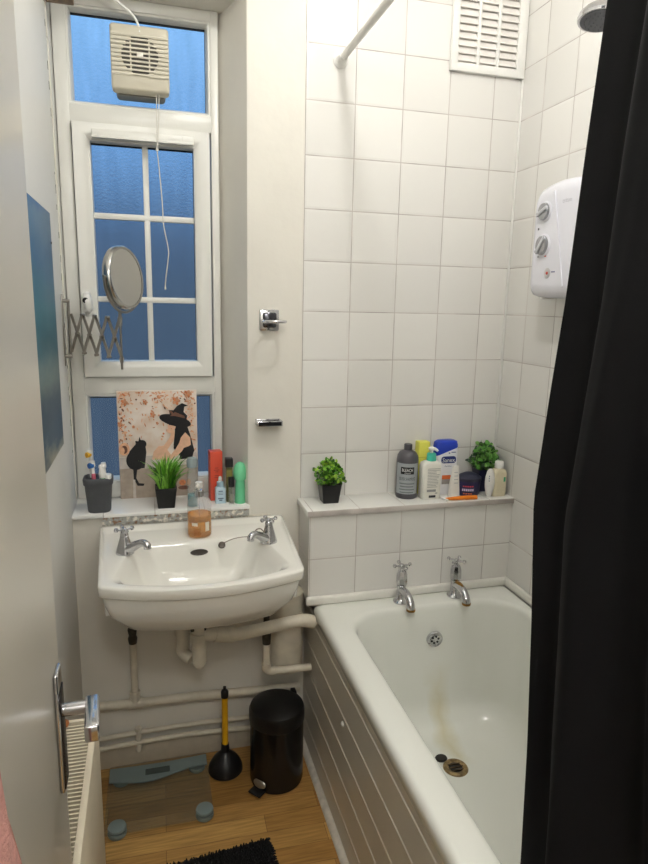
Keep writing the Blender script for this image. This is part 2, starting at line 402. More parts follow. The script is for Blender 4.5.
bm = bm_new(); box(bm, -0.612, -0.318, 0.132, 0.152, 2.000, 2.024, 0.003); box(bm, -0.612, -0.318, 0.127, 0.135, 1.998, 2.006, 0.002); box(bm, -0.352, -0.349, 0.130, 0.133, 2.003, 2.022); part('trickle_vent', bm, upvc, win)
bm = bm_new(); box(bm, -0.660, -0.638, 0.134, 0.152, 1.49, 1.555, 0.006); tube(bm, [(-0.648, 0.136, 1.54), (-0.646, 0.112, 1.532), (-0.640, 0.108, 1.50)], [0.012, 0.014, 0.012], 12, 4)
hn = part('window_handle', bm, white_pl, win)
bm = bm_new(); lathe(bm, [(0.0, 0), (.0085, 0), (.0085, .003), (0, .003)], 16, mtx=Matrix.Translation((-0.650, 0.101, 1.528)) @ Matrix.Rotation(PI/2, 4, 'X')); part('lock', bm, black_pl, hn)

# ---- tiled ledge at the end of the bath
bm = bm_new(); box(bm, -0.003, XR, -0.141, -0.004, 0.587, 0.882); struct('wall_ledge', bm, tile_ledge)
bm = bm_new(); box(bm, -0.012, XR, -0.153, -0.004, 0.880, 0.900, 0.003); struct('ledge_top', bm, tile_top)
bm = bm_new(); box(bm, -0.012, XR, -0.158, -0.141, 0.583, 0.612, 0.007, 3); box(bm, XR-0.014, XR, -1.9, -0.15, 0.583, 0.612, 0.006, 3); struct('trim_4', bm, mat('sealant_white', (232, 230, 222), 0.35, bump=0.2))
bm = bm_new(); box(bm, XR-0.006, XR, -0.012, -0.004, 0.90, CEIL, 0.002); struct('trim_5', bm, mat('corner_grout', (232, 231, 226), 0.4))

# ---- bath panel with grooved boards, floor bead
bm = bm_new()
prof = [(0.020, 0.004)]
for z in (0.095, 0.205, 0.30, 0.405, 0.505):
    prof += [(0.020, z-0.004), (0.0180, z-0.0012), (0.0180, z+0.0012), (0.020, z+0.004)]
prof += [(0.020, 0.5335), (0.030, 0.5335), (0.030, 0.004)]
prism(bm, prof, -1.99, -0.0005)
PANEL_BM = bm
bm = bm_new(); prism(bm, [(0.0, 0.0), (0.003, 0.009), (0.010, 0.014), (0.0195, 0.015), (0.0195, 0.0)], -1.99, -0.011); struct('trim_6', bm, mat('floor_bead', (214, 208, 196), 0.5, var=0.15, scale=40))
bm = bm_new(); box(bm, XL, -0.003, -0.010, -0.0, 0.0, 0.075, 0.002); struct('baseboard_back', bm, mat('skirting_paint', (196, 186, 168), 0.5, var=0.06))

# ================================================================== BATH
def enamel():
    m = bpy.data.materials.new('bath_enamel'); m.use_nodes = True; t = m.node_tree; p = t.nodes['Principled BSDF']; L = t.links
    tc = N(t, 'ShaderNodeTexCoord'); s = N(t, 'ShaderNodeSeparateXYZ'); L.new(tc.outputs['Object'], s.inputs[0])
    nz = N(t, 'ShaderNodeTexNoise'); nz.inputs['Scale'].default_value = 10; nz.inputs['Detail'].default_value = 4; L.new(tc.outputs['Object'], nz.inputs['Vector'])
    wob = mth(t, 'MULTIPLY', mth(t, 'SUBTRACT', nz.outputs['Fac'], .5), .10)
    xx = mth(t, 'ADD', s.outputs[0], wob)
    st = mth(t, 'MAXIMUM', mth(t, 'SUBTRACT', 1.0, mth(t, 'DIVIDE', mth(t, 'ABSOLUTE', mth(t, 'SUBTRACT', xx, 0.405-0.364)), .045)), 0.0)
    zr = N(t, 'ShaderNodeMapRange'); zr.inputs[1].default_value = .23; zr.inputs[2].default_value = .08; L.new(s.outputs[2], zr.inputs[0])
    yr = N(t, 'ShaderNodeMapRange'); yr.inputs[1].default_value = .51; yr.inputs[2].default_value = .56; L.new(s.outputs[1], yr.inputs[0])
    f = mth(t, 'MULTIPLY', mth(t, 'MULTIPLY', st, zr.outputs[0]), mth(t, 'MULTIPLY', yr.outputs[0], 0.42))
    mx = N(t, 'ShaderNodeMix', data_type='RGBA'); L.new(f, mx.inputs[0]); mx.inputs[6].default_value = srgb((233, 234, 226))+(1,); mx.inputs[7].default_value = srgb((196, 178, 98))+(1,)
    L.new(mx.outputs[2], p.inputs['Base Color']); p.inputs['Roughness'].default_value = .16; p.inputs['Coat Weight'].default_value = .2
    return m
bath = thing('bathtub', 'white enamel bath with rolled rim along the right wall', 'bath', (0.364, -1.0, 0.17))
sp_ = part('side_panel', PANEL_BM, mat('panel_paint', (208, 202, 188), 0.28, var=0.03, scale=6), bath, ang=8)
bm = bm_new(); lathe(bm, [(0, 0), (.008, 0), (.0075, .003), (.004, .006), (0, .0065)], 14, mtx=Matrix.Translation((0.020, -0.473, 0.382)) @ Matrix.Rotation(-PI/2, 4, 'Y'))
part('screw_cap', bm, white_pl, sp_)
bm = bm_new()
X0, X1, Y0, Y1 = 0.014, 0.706, -1.90, -0.1425
def rr(ix, r, z, iy=None): 
    iy = ix if iy is None else iy
    return rrect(X0+ix, X1-ix, Y0+iy, Y1-iy, r, z, 10, 8)
rings = [rr(0.01, .01, .535), rr(0.0, .012, .545), rr(0.0, .012, .568), rr(0.0025, .014, .576), rr(0.008, .018, .582), rr(0.016, .025, .585)]
ax0, ax1, ay0, ay1 = 0.086, 0.672, -1.79, -0.226
def inn(l, r_, n_, f_, rad, z): return rrect(ax0+l, ax1-r_, ay0+n_, ay1-f_, rad, z, 10, 8)
rings += [inn(-.004, -.004, -.004, -.004, .125, .585), inn(.004, .004, .004, .004, .12, .583), inn(.011, .010, .010, .009, .115, .577), inn(.016, .014, .016, .013, .112, .566)]
zt, zb, RF = .566, .185, .10
for k in range(1, 6):
    f = k/5; z = zt+(zb+RF-zt)*f
    rings.append(inn(.016+.030*f, .014+.030*f, .016+.17*f, .013+.040*f, .112+.01*f, z))
for k in range(1, 9):
    a = PI/2*k/8; q = RF*(1-math.cos(a)); z = zb+RF-RF*math.sin(a)
    rings.append(inn(.046+q, .044+q, .186+q*1.6, .053+q*1.15, .122-.05*k/8, z))
rings.append(inn(.22, .22, .5, .30, .06, zb-.001))
loft(bm, rings, cap0=False)
tub = part('tub', bm, enamel(), bath, ang=60)
# underside shell so that the bath has a body
bm = bm_new(); rb = [rr(.030, .012, .536)] + [inn(-.006+.030*f, -.012+.03*f, -.01+.17*f, -.012+.04*f, .12, .53+(zb-.02-.53)*f) for f in (0, .3, .6, .9)]
rb.append(inn(.09, .09, .3, .12, .1, zb-.012)); loft(bm, rb, cap0=False); part('outer_shell', bm, mat('enamel_back', (180, 180, 176), .5), bath, ang=60)
def disc(bm, prof, seg, c, mtxr): lathe(bm, prof, seg, mtx=Matrix.Translation(c) @ mtxr)
rot_end = Matrix.Rotation(PI/2+0.10, 4, 'X')
bm = bm_new(); oc = (0.392, -0.2605, 0.476)
disc(bm, [(0, 0.002), (.006, .003), (.018, .005), (.0205, .007), (.026, .005), (.027, 0), (.027, -.006), (0, -.006)], 28, oc, rot_end); ov = part('overflow_cover', bm, chrome, bath)
bm = bm_new()
for k in range(6):
    a = PI/3*k+.3
    lathe(bm, [(0, 0), (.0034, 0), (.0034, .0012), (0, .0012)], 10, mtx=Matrix.Translation(oc) @ rot_end @ Matrix.Translation((.0115*math.cos(a), .0115*math.sin(a), .0038)))
part('overflow_holes', bm, black_pl, ov)
dc = (0.372, -0.487, zb+.0005)
bm = bm_new(); lathe(bm, [(.020, .001), (.024, .003), (.034, .004), (.0365, .002), (.0375, 0), (.0375, -.002), (.020, -.002)], 30, c=dc, cap=False); dr = part('waste_ring', bm, mat('corroded_chrome', (150, 128, 92), .35, .8, var=.45, scale=70), bath)
bm = bm_new(); lathe(bm, [(0, .0), (.026, .0), (.026, .0012), (0, .0012)], 24, c=dc); part('waste_hole', bm, mat('waste_dark', (30, 24, 20), .4), dr)
bm = bm_new()
for k in range(3): box(bm, dc[0]-.024, dc[0]+.024, dc[1]-.013+.013*k-.0016, dc[1]-.013+.013*k+.0016, dc[2]+.001, dc[2]+.003)
part('waste_grid', bm, mat('corroded_grid', (96, 80, 62), .4, .7, var=.4, scale=90), dr)
bm = bm_new(); lathe(bm, [(0, .0), (.018, .0), (.0195, .003), (.017, .007), (0, .008)], 22, c=(0.345, -0.444, zb+.001), sy=.8); tag(obj('bath_plug', bm, mat('black_rubber', (32, 28, 26), .5)), 'small dark rubber plug lying beside the bath waste hole', 'plug')

# ------------------------------------------------------------------ taps
brown_stain = mat('limescaled_brass', (150, 112, 48), .38, .6, var=.55, scale=55)
def cross_head(par, c, R=.025, a0=.4, tilt=0):
    bm = bm_new(); lathe(bm, [(.0, 0), (.006, 0), (.0075, .004), (.0075, .010), (.005, .013), (.0, .014)], 16, c=c)
    for k in range(4):
        a = a0+PI/2*k; d = Vector((math.cos(a), math.sin(a), .08)); p0 = Vector(c)+Vector((0, 0, .007))
        tube(bm, [p0, p0+d*R], [.0038, .0026], 10)
        lathe(bm, [(0, -.0065), (.0045, -.005), (.0065, 0), (.0045, .005), (0, .0065)], 12, c=tuple(p0+d*(R+.002)))
    return part('cross_handle', bm, chrome, par)
def bath_tap(x, lab, stain, a0):
    t = thing('bath_tap', lab, 'tap', (x, -0.193, .585), 'chrome pillar taps on the bath')
    bm = bm_new(); lathe(bm, [(0, 0), (.0245, 0), (.025, .004), (.020, .010), (.0155, .016), (.0145, .05), (.0155, .055), (.0155, .060), (0, .060)], 24, c=(x, -.193, .585)); part('tap_body', bm, chrome, t)
    bm = bm_new(); lathe(bm, [(.0155, .060), (.0195, .066), (.0185, .094), (.0145, .108), (.007, .113), (.006, .120), (0, .120)], 8, c=(x, -.193, .585)); part('bonnet', bm, chrome, t, ang=30)
    bm = bm_new(); tube(bm, [(x, -.195, .627), (x, -.222, .632), (x, -.252, .628), (x, -.272, .612), (x, -.276, .597)], [.013, .0135, .0135, .013, .0135], 16, 5)
    sp = part('spout', bm, chrome, t)
    bm = bm_new()
    if stain: tube(bm, [(x-.001, -.198, .6335), (x-.0005, -.222, .6385), (x, -.250, .6345)], [.009, .0095, .008], 14, 5)
    lathe(bm, [(.0140, 0), (.0145, .003), (.0143, .007), (.0115, .0071), (.0115, 0)], 16, c=(x, -.2765, .594), cap=False)
    part('limescale', bm, brown_stain, sp, label='brown limescale crust on the spout')
    cross_head(t, (x, -.193, .703), a0=a0)
    return t
bath_tap(.296, 'chrome bath tap on the left, nearer the sink, mostly clean spout', False, .05)
bath_tap(.488, 'chrome bath tap on the right, spout crusted brown with limescale', True, .75)

# ================================================================== SINK
sink = thing('sink', 'white ceramic wall-hung sink with bowed front below the window', 'sink', (-0.347, 0.0, 0.62))
SXc, HW = -0.347, 0.268
def outl(hw_b, hw_f, yb, yf, bulge, z, zf=None, r=.02, n=8, m=14):
    pts = rrect(-1, 1, 0, 1, r/HW, 0, n, m); out = []
    for u, v, _ in pts:            # v: 1 back, 0 front
        hw = hw_f+(hw_b-hw_f)*v; x = SXc+u*hw
        y = yf+(yb-yf)*v-bulge*(1-u*u)*(1-v)
        zz = z if zf is None else zf+(z-zf)*v
        out.append((x, y, zz))
    return out
bm = bm_new()
rings = [
 outl(.10, .10, -.06, -.20, .02, .640, r=.08),
 outl(.17, .17, -.04, -.28, .03, .645, r=.08),
 outl(.232, .222, -.02, -.355, .045, .680, r=.06),
 outl(.262, .248, -.004, -.388, .056, .730, r=.03),
 outl(.274, .256, -.001, -.398, .060, .772, .768, r=.02),
 outl(.280, .259, -.001, -.402, .061, .812, .796, r=.016),
 outl(.284, .263, -.001, -.408, .061, .815, .797, r=.012),
 outl(.286, .2655, -.001, -.411, .061, .819, .801, r=.012),
 outl(.286, .266, -.001, -.412, .061, .840, .822, r=.012),
 outl(.285, .265, -.002, -.411, .061, .844, .8265, r=.012),
 outl(.281, .261, -.005, -.407, .060, .846, .8285, r=.013),
]
rings += [outl(.276, .256, -.030, -.402, .059, .847, .829, r=.016),
 outl(.272, .252, -.040, -.400, .058, .838, .829, r=.018),
 outl(.266, .248, -.050, -.398, .058, .836, .829, r=.02)]
# bowl (trapezoid, narrower at the back where the taps stand)
def bowl(ib, if_, yb, yf, bul, z, zf, r): return outl(ib, if_, yb, yf, bul, z, zf, r=r)
rings += [bowl(.190, .240, -.148, -.392, .058, .835, .829, .028),
 bowl(.186, .236, -.152, -.388, .057, .832, .826, .032),
 bowl(.175, .224, -.158, -.375, .058, .822, .816, .048),
 bowl(.166, .212, -.164, -.366, .054, .795, .79, .06),
 bowl(.152, .192, -.174, -.352, .048, .755, .75, .08),
 bowl(.130, .160, -.190, -.332, .038, .718, .715, .09),
 bowl(.095, .115, -.215, -.305, .024, .697, .696, .09),
 bowl(.045, .050, -.240, -.275, .008, .690, .690, .06)]
loft(bm, rings); basin = part('basin', bm, ceramic, sink, ang=55)
for sx in (-.246, .246):
    bm = bm_new(); lathe(bm, [(0, 0), (.006, 0), (.0075, .01), (.009, .05), (0, .05)], 14, c=(SXc+sx, -.372, .732)); part('mounting_lug', bm, ceramic, sink)
bm = bm_new(); lathe(bm, [(0, 0), (.014, .0), (.023, .0008), (.026, .002), (.026, -.002), (0, -.002)], 28, sy=.36, mtx=Matrix.Translation((SXc+.002, -.1638, .800)) @ Matrix.Rotation(PI/2-.25, 4, 'X'))
part('overflow_slot', bm, mat('overflow_shadow', (66, 60, 54), .5), sink)
bm = bm_new(); lathe(bm, [(0, 0), (.020, 0), (.024, .002), (.025, 0.0), (0, -.001)], 24, c=(SXc, -.258, .6915)); part('waste_hole', bm, chrome, sink)
bm = bm_new(); tube(bm, [(-.605, -.004, .848), (-.35, -.003, .849), (-.10, -.004, .848)], .0035, 8); part('sealant_bead', bm, mat('old_sealant', (206, 200, 186), .5, var=.2, scale=60), sink)

def sink_tap(x, lab, sgn):
    y = -.205; z = .832
    t = thing('sink_tap', lab, 'tap', (x, y, z), 'chrome pillar taps on the sink')
    bm = bm_new(); lathe(bm, [(0, 0), (.0255, 0), (.0255, .004), (.0235, .010), (.0205, .020), (.0165, .034), (.0135, .044), (.012, .050), (.0, .050)], 24, c=(x, y, z)); part('tap_body', bm, chrome, t)
    bm = bm_new(); lathe(bm, [(.0115, .049), (.012, .052), (.010, .064), (.006, .068), (0, .068)], 12, c=(x, y, z)); part('bonnet', bm, chrome, t)
    d = Vector((sgn*.79, -.62, 0)).normalized(); P = Vector((x, y, z))
    bm = bm_new(); tube(bm, [P+d*.004+Vector((0, 0, .012)), P+d*.022+Vector((0, 0, .020)), P+d*.046+Vector((0, 0, .034)), P+d*.064+Vector((0, 0, .041)), P+d*.077+Vector((0, 0, .036)), P+d*.079+Vector((0, 0, .027))], [.017, .0145, .0115, .0105, .0105, .0105], 16, 5)
    part('spout', bm, chrome, t)
    cross_head(t, (x, y, z+.062), R=.020, a0=.3)
    return t
sink_tap(-.553, 'chrome pillar tap at the left end of the sink', 1)
sink_tap(-.143, 'chrome pillar tap at the right end of the sink, plug chain tied to it', -1)
ch = thing('sink_plug', 'small dark plug on a chain hanging from the right sink tap', 'plug', (-.2785, -.172, .815))
bm = bm_new(); lathe(bm, [(0, 0), (.009, 0), (.011, .003), (.010, .008), (.004, .010), (0, .011)], 18, mtx=Matrix.Translation((-.2785, -.169, .817)) @ Matrix.Rotation(.7, 4, 'X')); part('plug', bm, mat('grey_plug', (92, 84, 78), .4, .4), ch)
bm = bm_new(); P = crom([(-.160, -.232, .872), (-.172, -.230, .884), (-.184, -.222, .878), (-.186, -.216, .860), (-.200, -.206, .8535), (-.225, -.192, .848), (-.250, -.180, .839), (-.272, -.172, .827)], 9)
for i, q in enumerate(P):
    lathe(bm, [(0, -.0022), (.0022, 0), (0, .0022)], 6, c=tuple(q))
tube(bm, P, .0011, 6); part('chain', bm, mat('tarnished_chain', (118, 108, 98), .35, .9), ch)

# ================================================================== PIPES
def pipe(lab, segs, name='pipe', m=None, group=None, extra=None, loc=None, cat='pipe'):
    p0 = segs[0][0][0]; o = thing(name, lab, cat, loc or tuple(p0), group)
    for nm, pts, r, sm in [(s[2] if len(s) > 2 else 'tube', s[0], s[1], s[3] if len(s) > 3 else 0) for s in segs]:
        bm = bm_new(); tube(bm, pts, r, 18, sm); part(nm, bm, dark_fit if nm == 'valve' else (m or pipe_w), o)
    return o
pipe('long white painted pipe along the wall below the sink, highest of the three', [
  ([(-.705, -.022, .243), (-.55, -.022, .237), (-.34, -.022, .232), (0, -.022, .214)], .0150),
  ([(-.572, -.022, .2375), (-.528, -.022, .2365)], .019, 'tee_fitting'),
  ([(-.55, -.022, .24), (-.55, -.022, .48)], .0115, 'riser'),
  ([(-.55, -.022, .245), (-.55, -.022, .280)], .0165, 'collar'),
  ([(-.55, -.022, .452), (-.55, -.022, .47), (-.55, -.022, .48), (-.55, -.022, .50), (-.55, -.022, .51), (-.55, -.022, .60)], [.0125, .015, .0115, .015, .012, .012], 'valve')], name='water_pipe', loc=(-.34, -.022, .206))
pipe('thin white painted pipe low on the wall, middle of the three', [
  ([(-.705, -.020, .119), (-.56, -.020, .126), (-.36, -.020, .128), (-.0, -.020, .116)], .0085, 'tube', 4),
  ([(-.545, -.020, .060), (-.545, -.020, .145)], .0105, 'clip')], name='water_pipe', loc=(-.34, -.02, .1))
pipe('thin white painted pipe just above the skirting, lowest of the three', [
  ([(-.705, -.024, .085), (-.56, -.024, .092), (-.36, -.024, .094), (-.0, -.024, .072)], .0085, 'tube', 4)], name='water_pipe', loc=(-.34, -.024, .07))
pipe('fat white soil pipe standing under the right end of the sink', [
  ([(-.055, -.062, .335), (-.055, -.062, .60)], .055), ([(-.055, -.062, .325), (-.055, -.062, .352)], .052, 'foot_ring')], name='soil_pipe', loc=(-.055, -.062, .325))
pipe('small white elbow pipe crossing in front of the soil pipe', [
  ([(-.136, -.135, .62), (-.136, -.135, .53), (-.136, -.135, .52), (-.136, -.135, .46)], [.010, .010, .016, .013], 'valve'),
  ([(-.136, -.135, .465), (-.136, -.135, .390), (-.128, -.135, .367), (-.10, -.135, .360), (.012, -.135, .357)], .012, 'tube', 4),
  ([(-.136, -.135, .392), (-.135, -.135, .371), (-.122, -.135, .362), (-.108, -.135, .360)], .0155, 'elbow', 4)], name='water_pipe', loc=(-.136, -.135, .34))
tr = thing('waste_trap', 'white plastic bottle trap and wide waste pipe under the sink bowl', 'drain trap', (-.345, -.19, .42))
bm = bm_new(); lathe(bm, [(0, 0), (.014, 0), (.018, .006), (.018, .012), (.0215, .014), (.0225, .085), (.026, .088), (.026, .112), (.021, .114), (.021, .20), (0, .20)], 22, c=(-.352, -.19, .443)); part('bottle', bm, pipe_w, tr)
bm = bm_new(); tube(bm, [(-.398, -.15, .56), (-.400, -.15, .50), (-.398, -.155, .475), (-.375, -.175, .462)], .019, 16, 5); sbd = part('side_bend', bm, pipe_w, tr)
bm = bm_new(); tube(bm, [(-.399, -.15, .535), (-.399, -.15, .562)], .024, 16); part('bend_collar', bm, pipe_w, sbd)
bm = bm_new(); tube(bm, [(-.352, -.19, .548), (-.31, -.188, .545), (-.275, -.183, .534), (-.241, -.175, .526), (-.18, -.172, .530), (-.12, -.170, .537), (-.045, -.170, .545), (-.012, -.170, .543), (.012, -.170, .533)], [.0215, .022, .021, .020, .0195, .0195, .021, .021], 18, 6); part('waste_pipe', bm, pipe_w, tr)
bm = bm_new(); tube(bm, [(-.305, -.188, .543), (-.275, -.183, .534), (-.250, -.177, .528)], .0245, 18, 4); part('collar', bm, pipe_w, tr)
bm = bm_new(); box(bm, -.378, -.33, -.205, -.175, .565, .60, .004); part('nut', bm, dark_fit, tr)

# ================================================================== THINGS ON THE FLOOR
# pedal bin
BX = -.109
bn = thing('pedal_bin', 'black round pedal bin standing beside the bath panel', 'bin', (BX, -.177, 0))
bm = bm_new(); lathe(bm, [(0, 0), (.080, 0), (.084, .004), (.084, .010), (.0865, .012), (.0865, .218), (.0, .218)], 40, c=(BX, -.177, 0)); part('body', bm, mat('black_gloss', (17, 17, 18), .24, var=.1), bn)
bm = bm_new(); lathe(bm, [(.0, .219), (.0885, .219), (.0895, .225), (.0895, .255), (.085, .266), (.07, .273), (.0, .280)], 40, c=(BX, -.177, 0)); part('lid', bm, mat('black_lid', (16, 16, 17), .38, bump=.3, bscale=200), bn)
bm = bm_new(); box(bm, -.05, -.032, -.13, -.10, .20, .268, .004); part('hinge', bm, black_pl, bn)
mt = rotz(-.85, (BX, -.177, 0))
bm = bm_new(); box(bm, BX-.026, BX+.022, -.292, -.250, .008, .014, .003, mtx=mt); pd = part('pedal', bm, black_pl, bn)
bm = bm_new(); lathe(bm, [(0, 0), (.022, 0), (.024, .002), (.018, .006), (0, .0065)], 20, sy=.55, mtx=mt @ Matrix.Translation((BX, -.2635, .033)) @ Matrix.Rotation(PI/2-.35, 4, 'X')); part('pedal_plate', bm, mat('pedal_chrome', (170, 168, 160), .3, .9), pd)
bm = bm_new(); tube(bm, [(-.036, -.118, .06), (-.033, -.115, .20)], .003, 8); part('hinge_rod', bm, black_pl, bn)

# plunger
pl = thing('plunger', 'black rubber sink plunger with yellow handle', 'plunger', (-.268, -.105, 0))
bm = bm_new(); lathe(bm, [(0, 0), (.054, 0), (.057, .004), (.056, .014), (.051, .028), (.040, .046), (.022, .064), (.0145, .072), (.0125, .100), (.0, .100)], 34, c=(-.268, -.105, 0)); part('cup', bm, mat('plunger_rubber', (26, 25, 27), .42), pl)
bm = bm_new(); lathe(bm, [(0, .08), (.0115, .08), (.0105, .100), (.0100, .275), (0, .275)], 18, c=(-.268, -.105, 0)); part('handle', bm, mat('yellow_handle', (222, 168, 24), .4), pl)
bm = bm_new(); lathe(bm, [(0, .270), (.0120, .270), (.0125, .290), (.0085, .296), (.005, .298), (.005, .307), (0, .308)], 18, c=(-.268, -.105, 0)); part('grip', bm, black_pl, pl)

# bathroom scale
glass_s = mat('scale_glass', (120, 135, 126), .04, ior=1.5, var=0, alpha=.16)
grey_bl = mat('scale_grey', (128, 143, 143), .42, var=.03)
sc = thing('bathroom_scale', 'clear glass bathroom scale lying on the wooden floor', 'scale', (-.49, -.20, 0))
RZ = rotz(-.01, (-.49, -.2, 0))
bm = bm_new(); loft(bm, [rrect(-.640, -.326, -.318, -.035, .012, z) for z in (.018, .024)]); part('glass_plate', bm, glass_s, sc)
for (px, py) in ((-.604, -.297), (-.352, -.290), (-.600, -.085), (-.36, -.080)):
    bm2 = bm_new(); lathe(bm2, [(0, 0), (.022, 0), (.026, .004), (.027, .012), (.026, .0175), (0, .0178)], 28, c=(px, py, 0)); part('foot', bm2, grey_bl, sc)
bm = bm_new(); pts = []
for i in range(21):
    x = -.636+.308*i/20; pts.append((x, -.116+.012*i/20-.014*math.sin(2*PI*i/20-.9)-.006))
back = [(-.328+(-.636+.328)*i/8, -.050-.006*math.sin(PI*i/8)) for i in range(9)]
prism(bm, pts+back, .0245, .0285, axis='z'); dp = part('display_strip', bm, grey_bl, sc)
bm = bm_new(); box(bm, -.525, -.448, -.105, -.078, .0285, .0297, .001); part('display_screen', bm, mat('lcd_screen', (70, 80, 78), .25), dp)
for (px, py) in ((-.604, -.297), (-.352, -.290)):
    bm2 = bm_new(); lathe(bm2, [(0, .024), (.0255, .024), (.0265, .026), (.025, .031), (.020, .0325), (0, .0325)], 28, c=(px, py, 0)); part('corner_disc', bm2, grey_bl, sc)

# bath mat
mt_ = thing('bath_mat', 'black shaggy bath mat on the floor in front', 'mat', (-.37, -.72, 0))
blackm = mat('black_pile', (14, 14, 15), .85, var=.3, scale=90)
bm = bm_new(); loft(bm, [rrect(-.575, -.165, -1.02, -.450, .02, z) for z in (.0005, .008)]); part('backing', bm, blackm, mt_)
bm = bm_new()
for ix in range(62):
    for iy in range(84):
        x = -.572+.00665*ix+random.uniform(-.002, .002); y = -1.015+.00672*iy+random.uniform(-.002, .002)
        if y < -.62: continue
        a = random.uniform(0, 2*PI); l = random.uniform(.002, .005)
        edge = ix > 59
        if edge: l += .007; a = random.uniform(-.4, .4)
        tube(bm, [(x, y, .007), (x+l*.5*math.cos(a), y+l*.5*math.sin(a), .015), (x+l*math.cos(a), y+l*math.sin(a), .019+random.uniform(-.002, .003) if not edge else .012)], [.0026, .003, .002], 4)
part('pile', bm, blackm, mt_, kind='stuff')
mt_.rotation_euler = (0, 0, .09); mt_.location.x += .004; mt_.location.y += .010

# radiator
rad = thing('radiator', 'cream panel radiator with slotted top on the left wall', 'radiator', (-.655, -.9, .12))
rad_m = mat('radiator_enamel', (226, 215, 192), .38, var=.04, scale=12)
bm = bm_new(); box(bm, -.617, -.603, -1.150, -.655, .12, .630, .005); part('front_panel', bm, rad_m, rad)
bm = bm_new(); box(bm, -.702, -.690, -1.150, -.655, .12, .630, .004); part('rear_panel', bm, rad_m, rad)
bm = bm_new()
k = 0; y = -1.140
while y < -.668:
    box(bm, -.690, -.615, y, y+.0032, .628, .636, .0008, 1); y += .0105
box(bm, -.616, -.6025, -1.151, -.654, .630, .639, .003); box(bm, -.703, -.688, -1.151, -.654, .630, .639, .003)
box(bm, -.69, -.617, -.665, -.655, .624, .637, .001); box(bm, -.69, -.617, -1.151, -1.143, .624, .637, .001)
part('top_grille', bm, rad_m, rad)
bm = bm_new(); box(bm, -.689, -.618, -1.14, -.668, .14, .600)  # solid block coloured dark, paints the shade between the grille slats
for yy in range(20): box(bm, -.688, -.619, -1.14+.0245*yy, -1.139+.0245*yy, .59, .612)
part('fins', bm, mat('radiator_gap_shade', (48, 34, 24), .8, var=.2), rad)
bm = bm_new(); box(bm, -.690, -.617, -.662, -.656, .13, .624, .001); part('side_cover', bm, rad_m, rad)
bm = bm_new(); box(bm, -.690, -.617, -1.15, -1.144, .13, .624, .001); part('side_cover', bm, rad_m, rad)
for yy in (-.75, -1.08):
    bm = bm_new(); tube(bm, [(-.66, yy, .0), (-.66, yy, .14)], .010, 10); part('feed_pipe', bm, pipe_w, rad)
bm = bm_new(); lathe(bm, [(0, 0), (.010, 0), (.012, .0015), (.006, .003), (0, .003)], 9, c=(-.672, -.668, .6365), sy=1.5); part('rust_patch', bm, mat('rust', (150, 92, 44), .8, var=.4, scale=120), rad, label='rust spot on the grille end')

# door, open into the room
dr_ = thing('door_1', 'white gloss door standing open on the left', None, (-.612, -1.55, 0.01), kind='structure')
bm = bm_new(); box(bm, -.630, -.595, -1.935, -1.168, .01, 2.03, .003); part('door_leaf', bm, mat('door_gloss', (214, 208, 195), .3, var=.02, scale=3, bump=.15, bscale=7), dr_)
dh = bm_new(); box(dh, -.595, -.589, -1.224, -1.190, .918, 1.082, .0028, 3); hp = part('handle_plate', dh, chrome, dr_)
bm = bm_new(); box(bm, -.5890, -.5878, -1.221, -1.193, .922, 1.056, .0005); part('plate_inset', bm, mat('plate_dark', (58, 52, 50), .25, .8), hp)
bm = bm_new(); tube(bm, [(-.592, -1.205, 1.024), (-.560, -1.205, 1.024)], .0085, 16); box(bm, -.562, -.545, -1.262, -1.194, 1.012, 1.034, .003, 3, mtx=rotz(.07, (-.5535, -1.2, 1.02))); part('door_lever', bm, chrome, hp)

# ================================================================== ON THE LEFT WALL
pw = bpy.data.materials.new('sea_print'); pw.use_nodes = True; t = pw.node_tree; p = t.nodes['Principled BSDF']
tc = N(t, 'ShaderNodeTexCoord'); s = N(t, 'ShaderNodeSeparateXYZ'); t.links.new(tc.outputs['Object'], s.inputs[0])
nz = N(t, 'ShaderNodeTexNoise'); nz.inputs['Scale'].default_value = 7; nz.inputs['Detail'].default_value = 5; m3 = N(t, 'ShaderNodeMapping'); m3.inputs['Scale'].default_value = (1, 1, 2.5); t.links.new(tc.outputs['Object'], m3.inputs[0]); t.links.new(m3.outputs[0], nz.inputs['Vector'])
f = mth(t, 'ADD', mth(t, 'DIVIDE', s.outputs[2], .61), mth(t, 'MULTIPLY', mth(t, 'SUBTRACT', nz.outputs['Fac'], .5), .25))
rp = N(t, 'ShaderNodeValToRGB'); cr = rp.color_ramp; cr.elements[0].position = 0; cr.elements[0].color = srgb((176, 176, 160))+(1,); cr.elements[1].position = 1; cr.elements[1].color = srgb((46, 88, 130))+(1,)
for q, c in ((.08, (60, 92, 114)), (.22, (48, 78, 98)), (.34, (96, 120, 122)), (.46, (44, 92, 106)), (.6, (60, 110, 124)), (.8, (52, 94, 128)), (.95, (84, 112, 134))):
    e = cr.elements.new(q); e.color = srgb(c)+(1,)
t.links.new(f, rp.inputs[0]); t.links.new(rp.outputs[0], p.inputs['Base Color']); p.inputs['Roughness'].default_value = .45
ps = thing('wall_print', 'blue and teal sea picture hanging on the left wall behind the door', 'picture', (XL, -.36, 1.138))
bm = bm_new(); box(bm, XL+.0005, XL+.007, -.60, -.135, 1.138, 1.747, .001); part('print', bm, pw, ps)
bm = bm_new(); lathe(bm, [(0, 0), (.003, 0), (.003, .002), (0, .002)], 10, mtx=Matrix.Translation((XL+.007, -.148, 1.672)) @ Matrix.Rotation(PI/2, 4, 'Y')); part('screw', bm, black_pl, ps)

